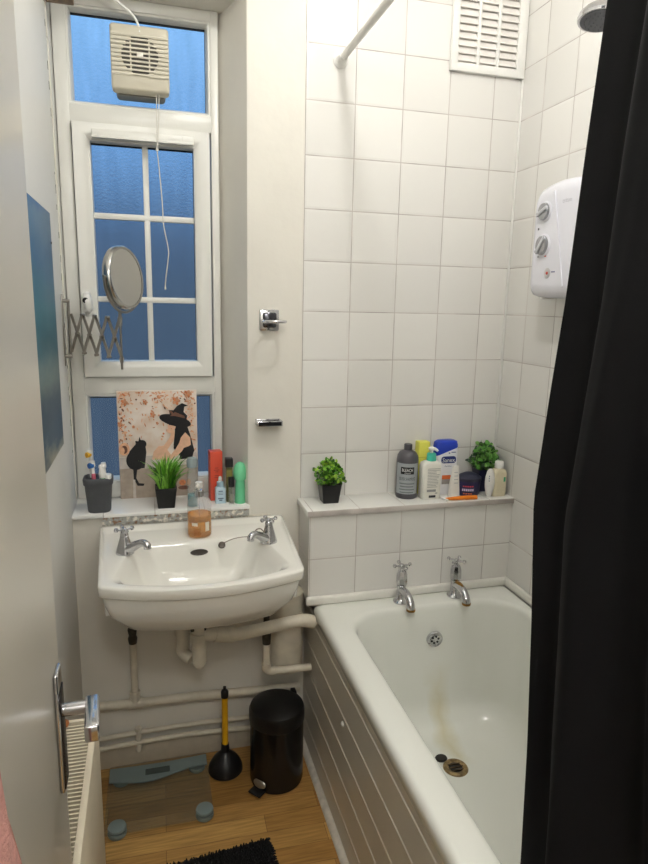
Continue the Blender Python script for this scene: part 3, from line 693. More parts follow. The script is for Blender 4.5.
# extending shaving mirror
mr_ = thing('shaving_mirror', 'round steel shaving mirror on a scissor arm from the left wall', 'mirror', (XL, .045, 1.35))
bx, by = XL, .055
bm = bm_new(); box(bm, bx, bx+.003, by-.009, by+.009, 1.335, 1.545, .001); part('wall_plate', bm, dull_chrome, mr_)
bm = bm_new(); tube(bm, [(bx+.018, by, 1.362), (bx+.018, by, 1.528)], .0035, 10)
for z in (1.364, 1.525): tube(bm, [(bx+.002, by, z), (bx+.022, by, z)], .0055, 12)
part('bracket_rod', bm, dull_chrome, mr_)
A = Vector((bx+.022, by, 0)); B = Vector((-.546, -.060, 0)); nlev = 4.0
bm = bm_new()
zt_, zb_ = 1.488, 1.378; ncross = 4
def Pm(k, z): 
    q = A.lerp(B, k/(2*ncross+.0)); zz = z-(k*.004)*0; return Vector((q.x, q.y, zz))
dirv = (B-A).normalized(); nrm = Vector((-dirv.y, dirv.x, 0))
for k in range(ncross):
    a0 = Pm(2*k, zt_-.002*k); b0 = Pm(2*k, zb_-.003*k); a1 = Pm(2*k+2, zt_-.002*(k+1)); b1 = Pm(2*k+2, zb_-.003*(k+1))
    for p_, q_, s_ in ((a0, b1, .0022), (b0, a1, -.0022)):
        d = (q_-p_).normalized(); w = d.cross(nrm).normalized()*.0046; o_ = nrm*s_
        vs = [bm.verts.new(v) for v in (p_+w+o_-nrm*.001, p_-w+o_-nrm*.001, q_-w+o_-nrm*.001, q_+w+o_-nrm*.001, p_+w+o_+nrm*.001, p_-w+o_+nrm*.001, q_-w+o_+nrm*.001, q_+w+o_+nrm*.001)]
        for fidx in ((0, 1, 2, 3), (7, 6, 5, 4), (0, 4, 5, 1), (1, 5, 6, 2), (2, 6, 7, 3), (3, 7, 4, 0)): bm.faces.new([vs[i] for i in fidx])
    for c_ in (a1, b1, (a0+b1)/2):
        bj = bm_new(); tube(bj, [c_-nrm*.006, c_+nrm*.006], .0042, 10); part('pivot', bj, dull_chrome, mr_)
part('scissor_arm', bm, dull_chrome, mr_)
ex, ey = B.x, B.y
bm = bm_new(); tube(bm, [(ex, ey, 1.335), (ex, ey, 1.360)], .0036, 10); tube(bm, [(ex, ey, 1.358), (ex, ey, 1.500)], .003, 10); tube(bm, [(ex, ey, 1.460), (ex, ey, 1.478)], .0056, 12); tube(bm, [(ex, ey, 1.355), (ex, ey, 1.368)], .0056, 12); tube(bm, [(ex, ey, 1.478), (ex, ey, 1.505)], .0045, 12); part('end_rod', bm, dull_chrome, mr_)
mc = Vector((ex+.014, ey, 1.592)); nv = Vector((.86, -.50, .10)).normalized()
rot = nv.to_track_quat('Z', 'Y').to_matrix().to_4x4(); MT = Matrix.Translation(mc) @ rot
bm = bm_new(); lathe(bm, [(.078, .0105), (.0835, .012), (.0875, .008), (.0885, 0), (.0875, -.008), (.0835, -.012), (.078, -.0105)], 56, mtx=MT, cap=False); part('rim', bm, mat('mirror_rim', (190, 188, 184), .22, 1.0), mr_)
bm = bm_new(); lathe(bm, [(0, .0098), (.0795, .0098), (.0795, -.0098), (0, -.0098)], 56, mtx=MT); part('mirror_glass', bm, mirror_m, mr_)
bm = bm_new(); R_ = .0945; yaw_m = math.atan2(nv.y, nv.x)
side = Vector((-math.sin(yaw_m), math.cos(yaw_m), 0))
tube(bm, [mc+side*R_*math.cos(a)+Vector((0, 0, R_*math.sin(a))) for a in [math.radians(180+180*k/24) for k in range(25)]], .0038, 10)
for s_ in (-1, 1): tube(bm, [mc+side*s_*(R_+.004), mc+side*s_*.086], .0035, 8)
part('yoke', bm, dull_chrome, mr_)

# brown batten, cable and fan on the window head
bm = bm_new(); box(bm, XL+.001, XL+.075, .02, .075, 2.318, 2.35, .003); tag(obj('wooden_batten', bm, mat('brown_wood', (128, 108, 86), .6, var=.2, scale=50)), 'short brown wooden batten at the top left of the window recess', 'batten')
fan = thing('extractor_fan', 'square beige extractor fan mounted on the top window pane', 'fan', (-.465, .198, 2.13))
fan_m = mat('aged_beige_plastic', (204, 198, 180), .38, var=.02)
fx0, fx1, fz0, fz1 = -.549, -.386, 2.130, 2.304
bm = bm_new(); loft(bm, [rrect(fx0+.008, fx1-.008, fz0+.006, fz1-.004, .012, y) for y in (0,)] , cap0=False, cap1=False); bm.free()
def rrxz(x0, x1, z0, z1, r, y): return [(a, y, b) for a, b, _ in rrect(x0, x1, z0, z1, r, 0, 5, 2)]
bm = bm_new(); loft(bm, [rrxz(fx0+.010, fx1-.010, fz0-.004, fz1-.01, .012, .204), rrxz(fx0+.010, fx1-.010, fz0-.004, fz1-.01, .012, .150)]); part('housing', bm, mat('fan_housing', (150, 148, 138), .45), fan)
bm = bm_new(); loft(bm, [rrxz(fx0, fx1, fz0, fz1, .010, .150), rrxz(fx0, fx1, fz0, fz1, .010, .112), rrxz(fx0+.006, fx1-.006, fz0+.006, fz1-.006, .008, .106)])
cover = part('cover', bm, fan_m, fan, ang=50)
bm = bm_new(); cz = (fz0+fz1)/2+.007; cxm = (fx0+fx1)/2
lathe(bm, [(0, 0), (.052, 0), (.052, .0004), (0, .0004)], 40, mtx=Matrix.Translation((cxm, .1058, cz)) @ Matrix.Rotation(PI/2, 4, 'X')); part('fan_opening', bm, mat('fan_dark', (66, 62, 56), .6), cover)
bm = bm_new()
for k in range(10):
    z = cz-.052+.0115*k; box(bm, fx0+.002, fx1-.002, .1012, .1056, z-.0026, z+.0026, .001, 1)
    zc_ = z+.00575; hw_ = math.sqrt(max(0, .052**2-(zc_-cz)**2))
    for q0, q1 in ((fx0+.002, cxm-hw_), (cxm+hw_, fx1-.002)): box(bm, q0, q1, .1020, .1056, z-.0046, z+.0046, .0006, 1)
box(bm, cxm-.028, cxm-.024, .102, .1055, cz-.045, cz+.045); box(bm, cxm+.024, cxm+.028, .102, .1055, cz-.045, cz+.045)
part('louvres', bm, fan_m, cover)
bm = bm_new(); box(bm, cxm-.009, cxm+.009, .0995, .104, cz-.006, cz+.006, .001); part('centre_badge', bm, mat('badge', (226, 222, 210), .4), cover)
bm = bm_new(); lathe(bm, [(0, 0), (.0022, 0), (.0022, .001), (0, .001)], 8, mtx=Matrix.Translation((cxm-.002, .106, fz1-.03)) @ Matrix.Rotation(PI/2, 4, 'X')); part('screw', bm, black_pl, cover)
bm = bm_new(); tube(bm, [(-.600, .10, 2.385), (-.565, .10, 2.372), (-.52, .10, 2.352), (-.482, .105, 2.325), (-.468, .110, 2.300), (-.467, .108, 2.285)], .0035, 10, 6); part('power_cable', bm, white_pl, fan)
cdm = mat('cord_white', (214, 210, 200), .7)
bm = bm_new(); tube(bm, [(-.424, .125, 2.14), (-.426, .122, 2.05), (-.427, .12, 1.978)], .0012, 8); tube(bm, [(-.416, .125, 2.14), (-.420, .122, 2.05), (-.425, .12, 1.978)], .0012, 8)
lathe(bm, [(0, -.006), (.004, -.003), (.0045, .003), (0, .007)], 10, c=(-.427, .12, 1.975))
tube(bm, [(-.427, .12, 1.975), (-.421, .12, 1.90), (-.416, .12, 1.82), (-.414, .12, 1.76), (-.402, .12, 1.69), (-.403, .12, 1.66), (-.412, .12, 1.60), (-.414, .12, 1.572)], .0016, 8, 5)
lathe(bm, [(0, -.005), (.003, -.003), (.0025, .004), (0, .006)], 10, c=(-.414, .12, 1.57))
part('pull_cord', bm, cdm, fan)

# ================================================================== ON THE BACK WALL
hk = thing('tumbler_holder', 'chrome ring holder on a square plate on the plaster wall', 'holder', (-.101, 0, 1.48))
bm = bm_new(); box(bm, -.138, -.077, -.010, 0, 1.447, 1.512, .004); part('wall_plate', bm, chrome, hk)
bm = bm_new(); box(bm, -.129, -.086, -.022, -.009, 1.457, 1.503, .008); box(bm, -.106, -.094, -.040, -.02, 1.472, 1.482, .002); part('boss', bm, mat('dark_chrome', (88, 88, 94), .2, 1.0), hk)
bm = bm_new(); c_ = Vector((-.104, -.068, 1.477)); 
tube(bm, [c_+Vector((.035*math.cos(a), .035*math.sin(a), 0)) for a in [2*PI*k/36 for k in range(37)]], .0045, 8, cap=False); part('ring', bm, chrome, hk)
sd = thing('soap_dish', 'small chrome and black shelf on the plaster wall below the ring holder', 'dish', (-.110, 0, 1.14))
bm = bm_new(); box(bm, -.151, -.070, -.046, -.040, 1.151, 1.168, .0015); box(bm, -.151, -.145, -.045, 0, 1.151, 1.168, .0015); box(bm, -.076, -.070, -.045, 0, 1.151, 1.168, .0015); box(bm, -.150, -.071, -.006, 0, 1.151, 1.168, .001); part('frame', bm, chrome, sd)
bm = bm_new(); box(bm, -.146, -.075, -.042, -.004, 1.151, 1.156, .001); box(bm, -.147, -.074, -.0475, -.0455, 1.1535, 1.1655); part('insert', bm, mat('black_insert', (26, 26, 30), .25), sd)

# shower curtain rail
rl = thing('curtain_rail', 'white shower curtain rail fixed to the tiled wall', 'rail', (.103, -.0, 2.238))
bm = bm_new(); tube(bm, [(.103, -.01, 2.238), (.103, -1.995, 2.238)], .0105, 18); part('rod', bm, white_pl, rl)
bm = bm_new(); lathe(bm, [(0, 0), (.022, 0), (.022, .004), (.016, .008), (.0145, .026), (.0125, .030), (0, .030)], 22, mtx=Matrix.Translation((.103, -.0045, 2.238)) @ Matrix.Rotation(PI/2, 4, 'X')); part('end_flange', bm, white_pl, rl)
bm = bm_new(); tube(bm, [(.103, -.034, 2.238), (.103, -.046, 2.238)], .0135, 18); part('collar', bm, white_pl, rl)

# ventilation grille
vg = thing('vent_grille', 'white louvred vent grille high on the tiled wall', 'vent', (.578, 0, 2.25))
bm = bm_new(); vx0, vx1, vz0, vz1 = .452, .708, 2.246, 2.500
box(bm, vx0, vx0+.024, -.020, -.004, vz0, vz1, .004); box(bm, vx1-.030, vx1, -.020, -.004, vz0, vz1, .004)
box(bm, vx0+.004, vx1-.004, -.0195, -.004, vz0, vz0+.026, .004); box(bm, vx0+.004, vx1-.004, -.0195, -.004, vz1-.026, vz1, .004)
cw = (vx1-.030-vx0-.024)/3
for k in (1, 2): box(bm, vx0+.024+cw*k-.005, vx0+.024+cw*k+.005, -.0185, -.005, vz0+.02, vz1-.02, .001)
part('frame', bm, white_pl, vg)
bm = bm_new(); box(bm, vx0+.01, vx1-.01, -.006, -.0045, vz0+.01, vz1-.01); part('backing', bm, mat('vent_inside', (225, 220, 214), .8), vg)
bm = bm_new(); z = vz0+.032
while z < vz1-.03:
    prism(bm, [(-.0170, z-.001), (-.0155, z-.002), (-.006, z+.0150), (-.0080, z+.0185)], vx0+.02, vx1-.026, axis='x'); z += .0212
part('louvres', bm, mat('vent_louvre', (230, 226, 220), .4), vg)

# ================================================================== RIGHT WALL: SHOWER
sh = thing('electric_shower', 'white electric shower unit with two dials on the tiled right wall', 'shower', (XR, -.39, 1.57))
sh_m = mat('shower_casing', (234, 234, 242), .22, var=.005)
def ryz(y0, y1, z0, z1, r, x, lift=0): 
    out = []
    for a, b, _ in rrect(y0, y1, z0, z1, r, 0, 8, 6):
        q = (a-y0)/(y1-y0); out.append((x, a, b+lift*(1-(2*q-1)**2)*(1 if b > (z0+z1)/2 else -.35)))
    return out
bm = bm_new(); loft(bm, [ryz(-.520, -.263, 1.568, 1.860, .03, XR-.0005, .02), ryz(-.520, -.263, 1.568, 1.860, .03, .650, .02), ryz(-.517, -.266, 1.572, 1.856, .028, .634, .02), ryz(-.505, -.278, 1.585, 1.844, .022, .624, .018), ryz(-.49, -.295, 1.603, 1.828, .018, .621, .016)])
cs = part('casing', bm, sh_m, sh, ang=60)
bm = bm_new(); prism(bm, [(-.364, 1.850), (-.370, 1.850), (-.440, 1.592), (-.434, 1.590)], .6175, .624, axis='x'); part('casing_ridge', bm, sh_m, cs)
ROTX = Matrix.Rotation(-PI/2, 4, 'Y')
def dial(y, z, r, bar):
    bm = bm_new(); lathe(bm, [(0, 0), (r*1.15, 0), (r*1.18, .003), (r*1.05, .005), (0, .005)], 32, mtx=Matrix.Translation((.622, y, z)) @ ROTX); a = part('dial', bm, sh_m, cs)
    bm = bm_new(); lathe(bm, [(0, .004), (r, .004), (r*.92, .012), (0, .013)], 32, mtx=Matrix.Translation((.622, y, z)) @ ROTX)
    part('dial_ring', bm, mat('dial_silver', (172, 172, 176), .25, .7), a)
    bm = bm_new(); box(bm, .605, .613, y-r*1.05, y+r*1.05, z-.006, z+.006, .003, mtx=Matrix.Translation((0, y, z)) @ Matrix.Rotation(bar, 4, 'X') @ Matrix.Translation((0, -y, -z))); part('dial_grip', bm, mat('dial_grip_grey', (196, 197, 203), .22, .4), a)
dial(-.330, 1.800, .024, -.35); dial(-.334, 1.708, .027, -.85)
bm = bm_new(); lathe(bm, [(0, 0), (.014, 0), (.015, .002), (.009, .004), (0, .002)], 24, mtx=Matrix.Translation((.6225, -.362, 1.630)) @ ROTX); bt = part('power_button', bm, mat('dial_silver2', (205, 203, 206), .3, .4), cs)
bm = bm_new(); lathe(bm, [(0, .002), (.0045, .002), (.004, .005), (0, .0055)], 12, mtx=Matrix.Translation((.6225, -.364, 1.630)) @ ROTX); part('indicator_light', bm, mat('red_indicator', (206, 78, 62), .4), bt)
def onx(y, z, x=.6205): return lambda c: (x+c.y, y-c.x, z+c.z)
bm = text_bm('triton', .011, .040, fn=onx(-.425, 1.818)); part('logo', bm, mat('faint_grey_print', (186, 186, 194), .4), cs)
bm = bm_new(); box(bm, .6195, .6212, -.398, -.382, 1.631, 1.634); part('button_print', bm, mat('blue_print', (92, 96, 140), .5), cs)
bm = bm_new(); box(bm, .6195, .6212, -.306, -.301, 1.752, 1.758); part('dial_mark', bm, mat('mark_dark', (80, 80, 90), .5), cs)
bm = bm_new(); box(bm, .6195, .6212, -.316, -.309, 1.676, 1.679); part('dial_mark', bm, mat('mark_dark', (80, 80, 90), .5), cs)
bm = bm_new(); box(bm, .6195, .6212, -.350, -.343, 1.676, 1.679); part('dial_mark', bm, mat('mark_red', (200, 70, 60), .5), cs)
bm = bm_new(); tube(bm, [(.665, -.430, 1.572), (.665, -.430, 1.543)], .011, 14); part('outlet', bm, white_pl, sh)
bm = bm_new(); tube(bm, [(.665, -.310, 1.570), (.665, -.310, 1.560)], .02, 14); part('cable_cap', bm, white_pl, sh)
bm = bm_new(); tube(bm, [(.665, -.430, 1.550), (.660, -.44, 1.40), (.62, -.55, 1.12), (.63, -.70, 1.06), (.66, -.80, 1.3), (.655, -.79, 1.8), (.615, -.70, 2.12)], .007, 10, 8); part('hose', bm, chrome, sh)
hd = thing('hand_shower', 'round chrome shower head held on a riser rail beside the dark curtain', 'shower head', (.68, -.74, 1.4))
bm = bm_new(); tube(bm, [(.670, -.76, 1.45), (.670, -.76, 2.25)], .010, 14); 
for z in (1.47, 2.23): tube(bm, [(.712, -.76, z), (.665, -.76, z)], .013, 14)
part('riser_rail', bm, chrome, hd)
bm = bm_new(); tube(bm, [(.672, -.76, 2.125), (.64, -.73, 2.135)], .016, 14); part('holder', bm, white_pl, hd)
hc = Vector((.565, -.565, 2.200)); hn_ = Vector((-.12, -.12, -1)).normalized(); HM = Matrix.Translation(hc) @ hn_.to_track_quat('Z', 'Y').to_matrix().to_4x4()
bm = bm_new(); lathe(bm, [(0, -.022), (.02, -.021), (.038, -.014), (.047, -.004), (.050, .006), (.048, .011), (.0, .011)], 40, mtx=HM); h1 = part('head_shell', bm, chrome, hd)
bm = bm_new(); lathe(bm, [(0, .0115), (.043, .0115), (.042, .013), (0, .014)], 40, mtx=HM)
for ring, cnt in ((.012, 6), (.022, 12), (.033, 18)):
    for k in range(cnt):
        a = 2*PI*k/cnt; lathe(bm, [(.0016, .013), (.0012, .016), (0, .0165)], 6, mtx=HM @ Matrix.Translation((ring*math.cos(a), ring*math.sin(a), 0)), cap=False)
part('spray_plate', bm, mat('spray_grey', (96, 98, 102), .4, .5), h1)
bm = bm_new(); tube(bm, [hc+Vector((.02, -.03, .012)), (.61, -.66, 2.185), (.635, -.72, 2.14), (.645, -.745, 2.10)], [.013, .012, .012, .010], 14, 5); part('handle', bm, chrome, hd)

# ================================================================== SHOWER CURTAIN
ct = thing('shower_curtain', 'black fabric shower curtain hanging in folds inside the bath', 'curtain', (.12, -1.5, .45))
bm = bm_new(); nu, nv_ = 220, 60; th = .0012; grid = []
ztop, zbot = 2.215, .45
for j in range(nv_+1):
    f = j/nv_; z = ztop+(zbot-ztop)*f; row = []
    TB = ((.45, -1.182), (.593, -1.178), (.812, -1.166), (1.032, -1.146), (1.229, -1.123), (1.40, -1.140), (1.544, -1.157), (1.733, -1.170), (1.925, -1.186), (2.25, -1.20))
    for (za, ya), (zb2, yb2) in zip(TB, TB[1:]):
        if za <= z <= zb2: edge_y = ya+(yb2-ya)*(z-za)/(zb2-za)
    for i in range(nu+1):
        s = i/nu; y = edge_y-s*(1.93+edge_y)
        amp = .018+.014*f
        ph = 2*PI*s*4.6+(.6*math.sin(3*f+s*4)+.5*math.sin(9*f+s*7)*f)*min(1, s*9)
        x = .120+(amp*math.sin(ph)+.010*math.sin(2*PI*s*2.3+2*f)+.003*math.sin(2*PI*s*13+4*f))*min(1, s*9)
        y += .012*math.cos(ph*1.0)*f*min(1, s*9)
        row.append(bm.verts.new((x, y, z)))
    grid.append(row)
for j in range(nv_):
    for i in range(nu): bm.faces.new((grid[j][i], grid[j][i+1], grid[j+1][i+1], grid[j+1][i]))
bmesh.ops.recalc_face_normals(bm, faces=bm.faces)
bmesh.ops.solidify(bm, geom=bm.faces[:], thickness=th)
cur_m = mat('black_curtain_cloth', (14, 14, 16), .75, var=.08, scale=120, bump=.12, bscale=900)
cur_m.node_tree.nodes['Principled BSDF'].inputs['Specular IOR Level'].default_value = .2
part('cloth', bm, cur_m, ct, ang=80)
for k in range(9):
    y = -1.235-.083*k; bm = bm_new(); tube(bm, [(.103+.019*math.cos(a), y, 2.232+.021*math.sin(a)) for a in [2*PI*q/20 for q in range(21)]], .0018, 8, cap=False); part('curtain_ring', bm, chrome, ct)

# ================================================================== THINGS ON THE WINDOW SILL
# canvas picture leaning on the window
cv = thing('canvas_picture', 'canvas picture of a woman in black hat with black cat, leaning on the window', 'picture', (-.449, .149, SZ))
CW, CH = .254, .358
def canvas_mat():
    m = bpy.data.materials.new('canvas_floral'); m.use_nodes = True; t = m.node_tree; p = t.nodes['Principled BSDF']; L = t.links
    tc = N(t, 'ShaderNodeTexCoord'); n1 = N(t, 'ShaderNodeTexNoise'); n1.inputs['Scale'].default_value = 16; n1.inputs['Detail'].default_value = 4
    L.new(tc.outputs['Object'], n1.inputs['Vector']); r1 = N(t, 'ShaderNodeValToRGB'); r1.color_ramp.elements[0].position = .35; r1.color_ramp.elements[1].position = .6
    r1.color_ramp.elements[0].color = srgb((214, 190, 168))+(1,); r1.color_ramp.elements[1].color = srgb((228, 218, 208))+(1,); L.new(n1.outputs['Fac'], r1.inputs[0])
    L.new(r1.outputs[0], p.inputs['Base Color']); p.inputs['Roughness'].default_value = .7; return m
cmats = [canvas_mat(), mat('art_black', (24, 23, 26), .6, var=.3, scale=200), mat('art_orange', (204, 128, 84), .7, var=.3, scale=120), mat('art_skin', (226, 182, 152), .6, var=.08, scale=90),
         mat('art_tub_grey', (170, 156, 142), .7, var=.1, scale=60), mat('art_tub_rim', (200, 192, 184), .7, var=.08, scale=60), mat('art_edge', (204, 150, 116), .7, var=.2, scale=70), mat('art_brown', (110, 74, 58), .6, var=.2, scale=120), mat('art_peach', (226, 176, 140), .7, var=.12, scale=120)]
bm = bm_new(); box(bm, -CW/2, CW/2, 0, .012, 0, CH, .0015, mi=0)
LAY = [0]
def art(pts, mi, tw=True):
    LAY[0] += 1; y = -.00012*(1+LAY[0]*.12)
    q = []
    for X, Y in pts:
        u = (X-50-(Y-38)*.02)/540.; v = 1-(Y-38)/707.; q.append(((min(max(u, .0), 1.0)-.5)*CW, min(max(v, 0), 1)*CH))
    prism(bm, q, y, 0.0002, mi=mi)
def ell(cx, cy, a, b, rot_=0, n=20): return [(cx+a*math.cos(t_)*math.cos(rot_)-b*math.sin(t_)*math.sin(rot_), cy+a*math.cos(t_)*math.sin(rot_)+b*math.sin(t_)*math.cos(rot_)) for t_ in [2*PI*k/n for k in range(n)]]
rs = random.Random(3)
for k in range(260):    # floral border: dense at the top and left, thin in the middle
    if k < 100: X, Y = rs.uniform(55, 590), rs.gauss(75, 28)
    elif k < 180: X, Y = rs.gauss(84, 22), rs.uniform(50, 420)
    elif k < 215: X, Y = rs.uniform(120, 400), rs.uniform(120, 360)
    else: X, Y = rs.gauss(560, 20), rs.uniform(50, 440)
    X = min(max(X, 66), 578); Y = min(max(Y, 50), 440)
    art(ell(X, Y, rs.uniform(4, 15), rs.uniform(2, 7), rs.uniform(0, 3), 9), rs.choice([2, 8, 8, 6, 8, 6, 7] if k % 4 else [8]))
for (X, Y, r) in ((330, 78, 12), (290, 195, 18), (240, 112, 16), (450, 105, 26), (530, 60, 24), (100, 110, 22), (70, 250, 16), (320, 250, 10), (160, 270, 10)):
    for q in range(5): art(ell(X+r*.6*math.cos(q*1.26), Y+r*.6*math.sin(q*1.26), r*.55, r*.4, q*1.26, 8), 2 if q % 2 else 6)
art([(60, 470), (590, 455), (595, 545), (62, 545)], 5); art([(62, 545), (600, 530), (600, 745), (66, 745)], 4); art([(60, 500), (240, 520), (420, 530), (595, 480), (595, 510), (430, 552), (240, 548), (60, 530)], 5)
art(ell(95, 415, 36, 42), 8); art(ell(95, 418, 22, 27), 7); art(ell(80, 425, 18, 25), 8)
art([(300, 450), (330, 405), (365, 400), (420, 475), (400, 492), (300, 490)], 3); art([(280, 490), (292, 440), (330, 400), (345, 420), (330, 492)], 3)
art([(360, 405), (405, 345), (420, 300), (445, 310), (430, 370), (385, 430)], 3)
art([(425, 240), (470, 235), (520, 260), (545, 330), (575, 440), (560, 470), (470, 470), (430, 420), (440, 300)], 1)
art([(480, 350), (510, 315), (545, 350), (550, 400), (500, 430), (455, 470), (400, 500), (335, 497), (400, 478), (440, 430), (468, 385)], 3)
art([(500, 420), (550, 405), (568, 450), (560, 492), (466, 496), (478, 460)], 1)
art([(440, 300), (470, 260), (495, 300), (470, 380), (440, 430), (430, 400)], 1)
art(ell(418, 272, 27, 36, .1), 3); art([(392, 235), (440, 240), (445, 275), (425, 262), (398, 250)], 1); art(ell(398, 305, 22, 12, .5), 3); art([(410, 287), (420, 286), (418, 291)], 2); art(ell(405, 262, 6, 2.4), 1)
art(ell(442, 236, 112, 36, .26, 30), 1)
art([(408, 215), (400, 165), (430, 168), (455, 140), (490, 122), (530, 138), (505, 145), (500, 180), (525, 205), (520, 235), (480, 240)], 1)
art([(405, 205), (440, 178), (505, 205), (510, 222), (440, 205)], 7); art([(395, 165), (420, 172), (440, 200), (425, 205)], 7)
art(ell(172, 490, 66, 66), 1); art([(130, 430), (180, 375), (235, 380), (243, 440), (230, 545), (130, 545), (108, 500)], 1)
art(ell(213, 385, 32, 27), 1); art([(172, 385), (170, 362), (195, 368)], 1); art([(190, 372), (197, 336), (208, 362)], 1); art([(152, 545), (180, 545), (172, 610), (190, 645), (228, 650), (220, 665), (180, 662), (155, 615)], 1)
art(ell(490, 655, 24, 20), 2); art(ell(500, 690, 40, 14), 7); art(ell(535, 655, 14, 22), 6)
art([(150, 620), (165, 620), (170, 745), (150, 745)], 5)
o = part('printed_canvas', bm, cmats, cv, world=False, ang=30)
cv.rotation_euler = (-.018, .0, .0)

def soft_box(bm, x0, x1, y0, y1, z0, z1, r=.003): box(bm, x0, x1, y0, y1, z0, z1, r, 3)
# toothbrush cup
tcx, tcy = -.634, .036
cup = thing('toothbrush_cup', 'dark grey textured plastic toothbrush cup at the left of the sill', 'cup', (tcx, tcy, SZ))
def sq(r, z, cx=tcx, cy=tcy, rad=.02): return rrect(cx-r, cx+r, cy-r*.86, cy+r*.86, rad, z, 6, 3)
cm = mat('cup_grey', (82, 84, 88), .5, var=.05)
t = cm.node_tree; ck = N(t, 'ShaderNodeTexVoronoi'); ck.inputs['Scale'].default_value = 140; tcn = N(t, 'ShaderNodeTexCoord'); t.links.new(tcn.outputs['Object'], ck.inputs['Vector']); bb = N(t, 'ShaderNodeBump'); bb.inputs['Distance'].default_value = .002; bb.inputs['Strength'].default_value = .3; t.links.new(ck.outputs['Distance'], bb.inputs['Height']); t.links.new(bb.outputs[0], t.nodes['Principled BSDF'].inputs['Normal'])
bm = bm_new(); loft(bm, [sq(.032, SZ), sq(.034, SZ+.004), sq(.040, SZ+.086), sq(.0435, SZ+.090), sq(.0445, SZ+.106), sq(.0425, SZ+.110), sq(.039, SZ+.110), sq(.036, SZ+.10), sq(.032, SZ+.02)]); part('cup_body', bm, cm, cup, ang=45)
bm = bm_new(); box(bm, tcx-.039, tcx+.039, tcy-.003, tcy+.003, SZ+.098, SZ+.106, .001); box(bm, tcx-.004, tcx+.004, tcy-.033, tcy+.033, SZ+.098, SZ+.106, .001); part('divider', bm, cm, cup)
def brush(x, y, tx, ty, h, col1, col2, lab):
    o = thing('toothbrush', lab, 'toothbrush', (x, y, SZ+.022), 'toothbrushes in the grey cup')
    base = Vector((x, y, SZ+.024)); d = Vector((tx, ty, 1)).normalized()
    bm = bm_new(); tube(bm, [base, base+d*h*.5, base+d*h*.72], [.0062, .0072, .0055], 12, 3); part('handle', bm, col1, o)
    bm = bm_new(); tube(bm, [base+d*h*.70, base+d*h*.86, base+d*h*.88, base+d*h], [.0050, .0048, .0078, .0070], 12, 2); part('head', bm, white_pl, o)
    bm = bm_new(); s_ = d.cross(Vector((0, 1, 0))).normalized()
    q = base+d*h*.93; w = Vector((-.008, -.006, 0)); w = w*1.3; tube(bm, [q-d*.004, q-d*.004+w], .0085, 10); part('bristles', bm, col2, o)
blue = mat('blue_bristle', (40, 100, 170), .5); yel = mat('yellow_plastic', (226, 172, 48), .4); grn = mat('green_plastic', (70, 150, 84), .4); pink = mat('pink_plastic', (214, 110, 130), .4)
brush(-.648, .046, -.04, -.05, .172, white_pl, yel, 'white toothbrush with blue and yellow head, tallest in the cup')
brush(-.642, .016, -.04, .02, .140, pink, blue, 'shorter white toothbrush with blue bristles and pink handle')
brush(-.610, .050, -.06, -.06, .128, grn, white_pl, 'white and green toothbrush leaning in the right of the cup')
tp = thing('toothpaste_tube', 'white and green toothpaste tube standing in the grey cup', 'toothpaste', (-.616, .018, SZ+.022))
bm = bm_new(); tube(bm, [(-.616, .018, SZ+.024), (-.617, .017, SZ+.09), (-.620, .015, SZ+.125), (-.623, .013, SZ+.150)], [.012, .0125, .011, .003], 14, 3); part('tube_body', bm, white_pl, tp)
bm = bm_new(); tube(bm, [(-.6165, .0165, SZ+.098), (-.617, .0155, SZ+.112)], .0128, 14); part('green_band', bm, grn, tp)
bm = bm_new(); tube(bm, [(-.604, .012, SZ+.10), (-.603, .010, SZ+.122)], .010, 16); part('cap', bm, white_pl, tp)

# grass pot
def pot(par, cx, cy, z, r0, r1, h, m):
    bm = bm_new(); loft(bm, [rrect(cx-r0, cx+r0, cy-r0, cy+r0, .004, z), rrect(cx-r1, cx+r1, cy-r1, cy+r1, .005, z+h), rrect(cx-r1+.003, cx+r1-.003, cy-r1+.003, cy+r1-.003, .004, z+h), rrect(cx-r1+.004, cx+r1-.004, cy-r1+.004, cy+r1-.004, .004, z+h-.006)]); return part('pot', bm, m, par, ang=30)
pot_m = mat('pot_black', (24, 24, 25), .35)
gp = thing('potted_grass', 'artificial grass plant in a black square pot on the window sill', 'plant', (-.432, .040, SZ))
pot(gp, -.432, .040, SZ, .026, .0335, .066, pot_m)
gcol = [mat('grass_a', (96, 160, 48), .5, var=.2), mat('grass_b', (140, 198, 78), .5, var=.2), mat('grass_c', (56, 112, 34), .5, var=.2)]
bm = bm_new(); rs = random.Random(5)
for k in range(170):
    a = rs.uniform(0, 2*PI); r = rs.uniform(0, .026); x = -.432+r*math.cos(a); y = .040+r*math.sin(a); h = rs.uniform(.055, .108); lean = rs.uniform(.0, .040)+r*.9; a += rs.uniform(-.6, .6)
    P = [Vector((x, y, SZ+.058)), Vector((x+lean*.25*math.cos(a), y+lean*.25*math.sin(a), SZ+.058+h*.5)), Vector((x+lean*.65*math.cos(a), y+lean*.65*math.sin(a), SZ+.058+h*.82)), Vector((x+lean*1.15*math.cos(a), y+lean*1.15*math.sin(a), SZ+.058+h*.98))]
    w = Vector((-math.sin(a+.8), math.cos(a+.8), 0)); ws_ = [.0022, .0033, .0025, .0003]; L_, R2 = [], []
    for p_, w_ in zip(P, ws_): L_.append(bm.verts.new(p_+w*w_)); R2.append(bm.verts.new(p_-w*w_))
    mi = rs.choice([0, 0, 1, 1, 2])
    for i in range(3): f = bm.faces.new((L_[i], R2[i], R2[i+1], L_[i+1])); f.material_index = mi
part('grass_blades', bm, gcol, gp, ang=180)

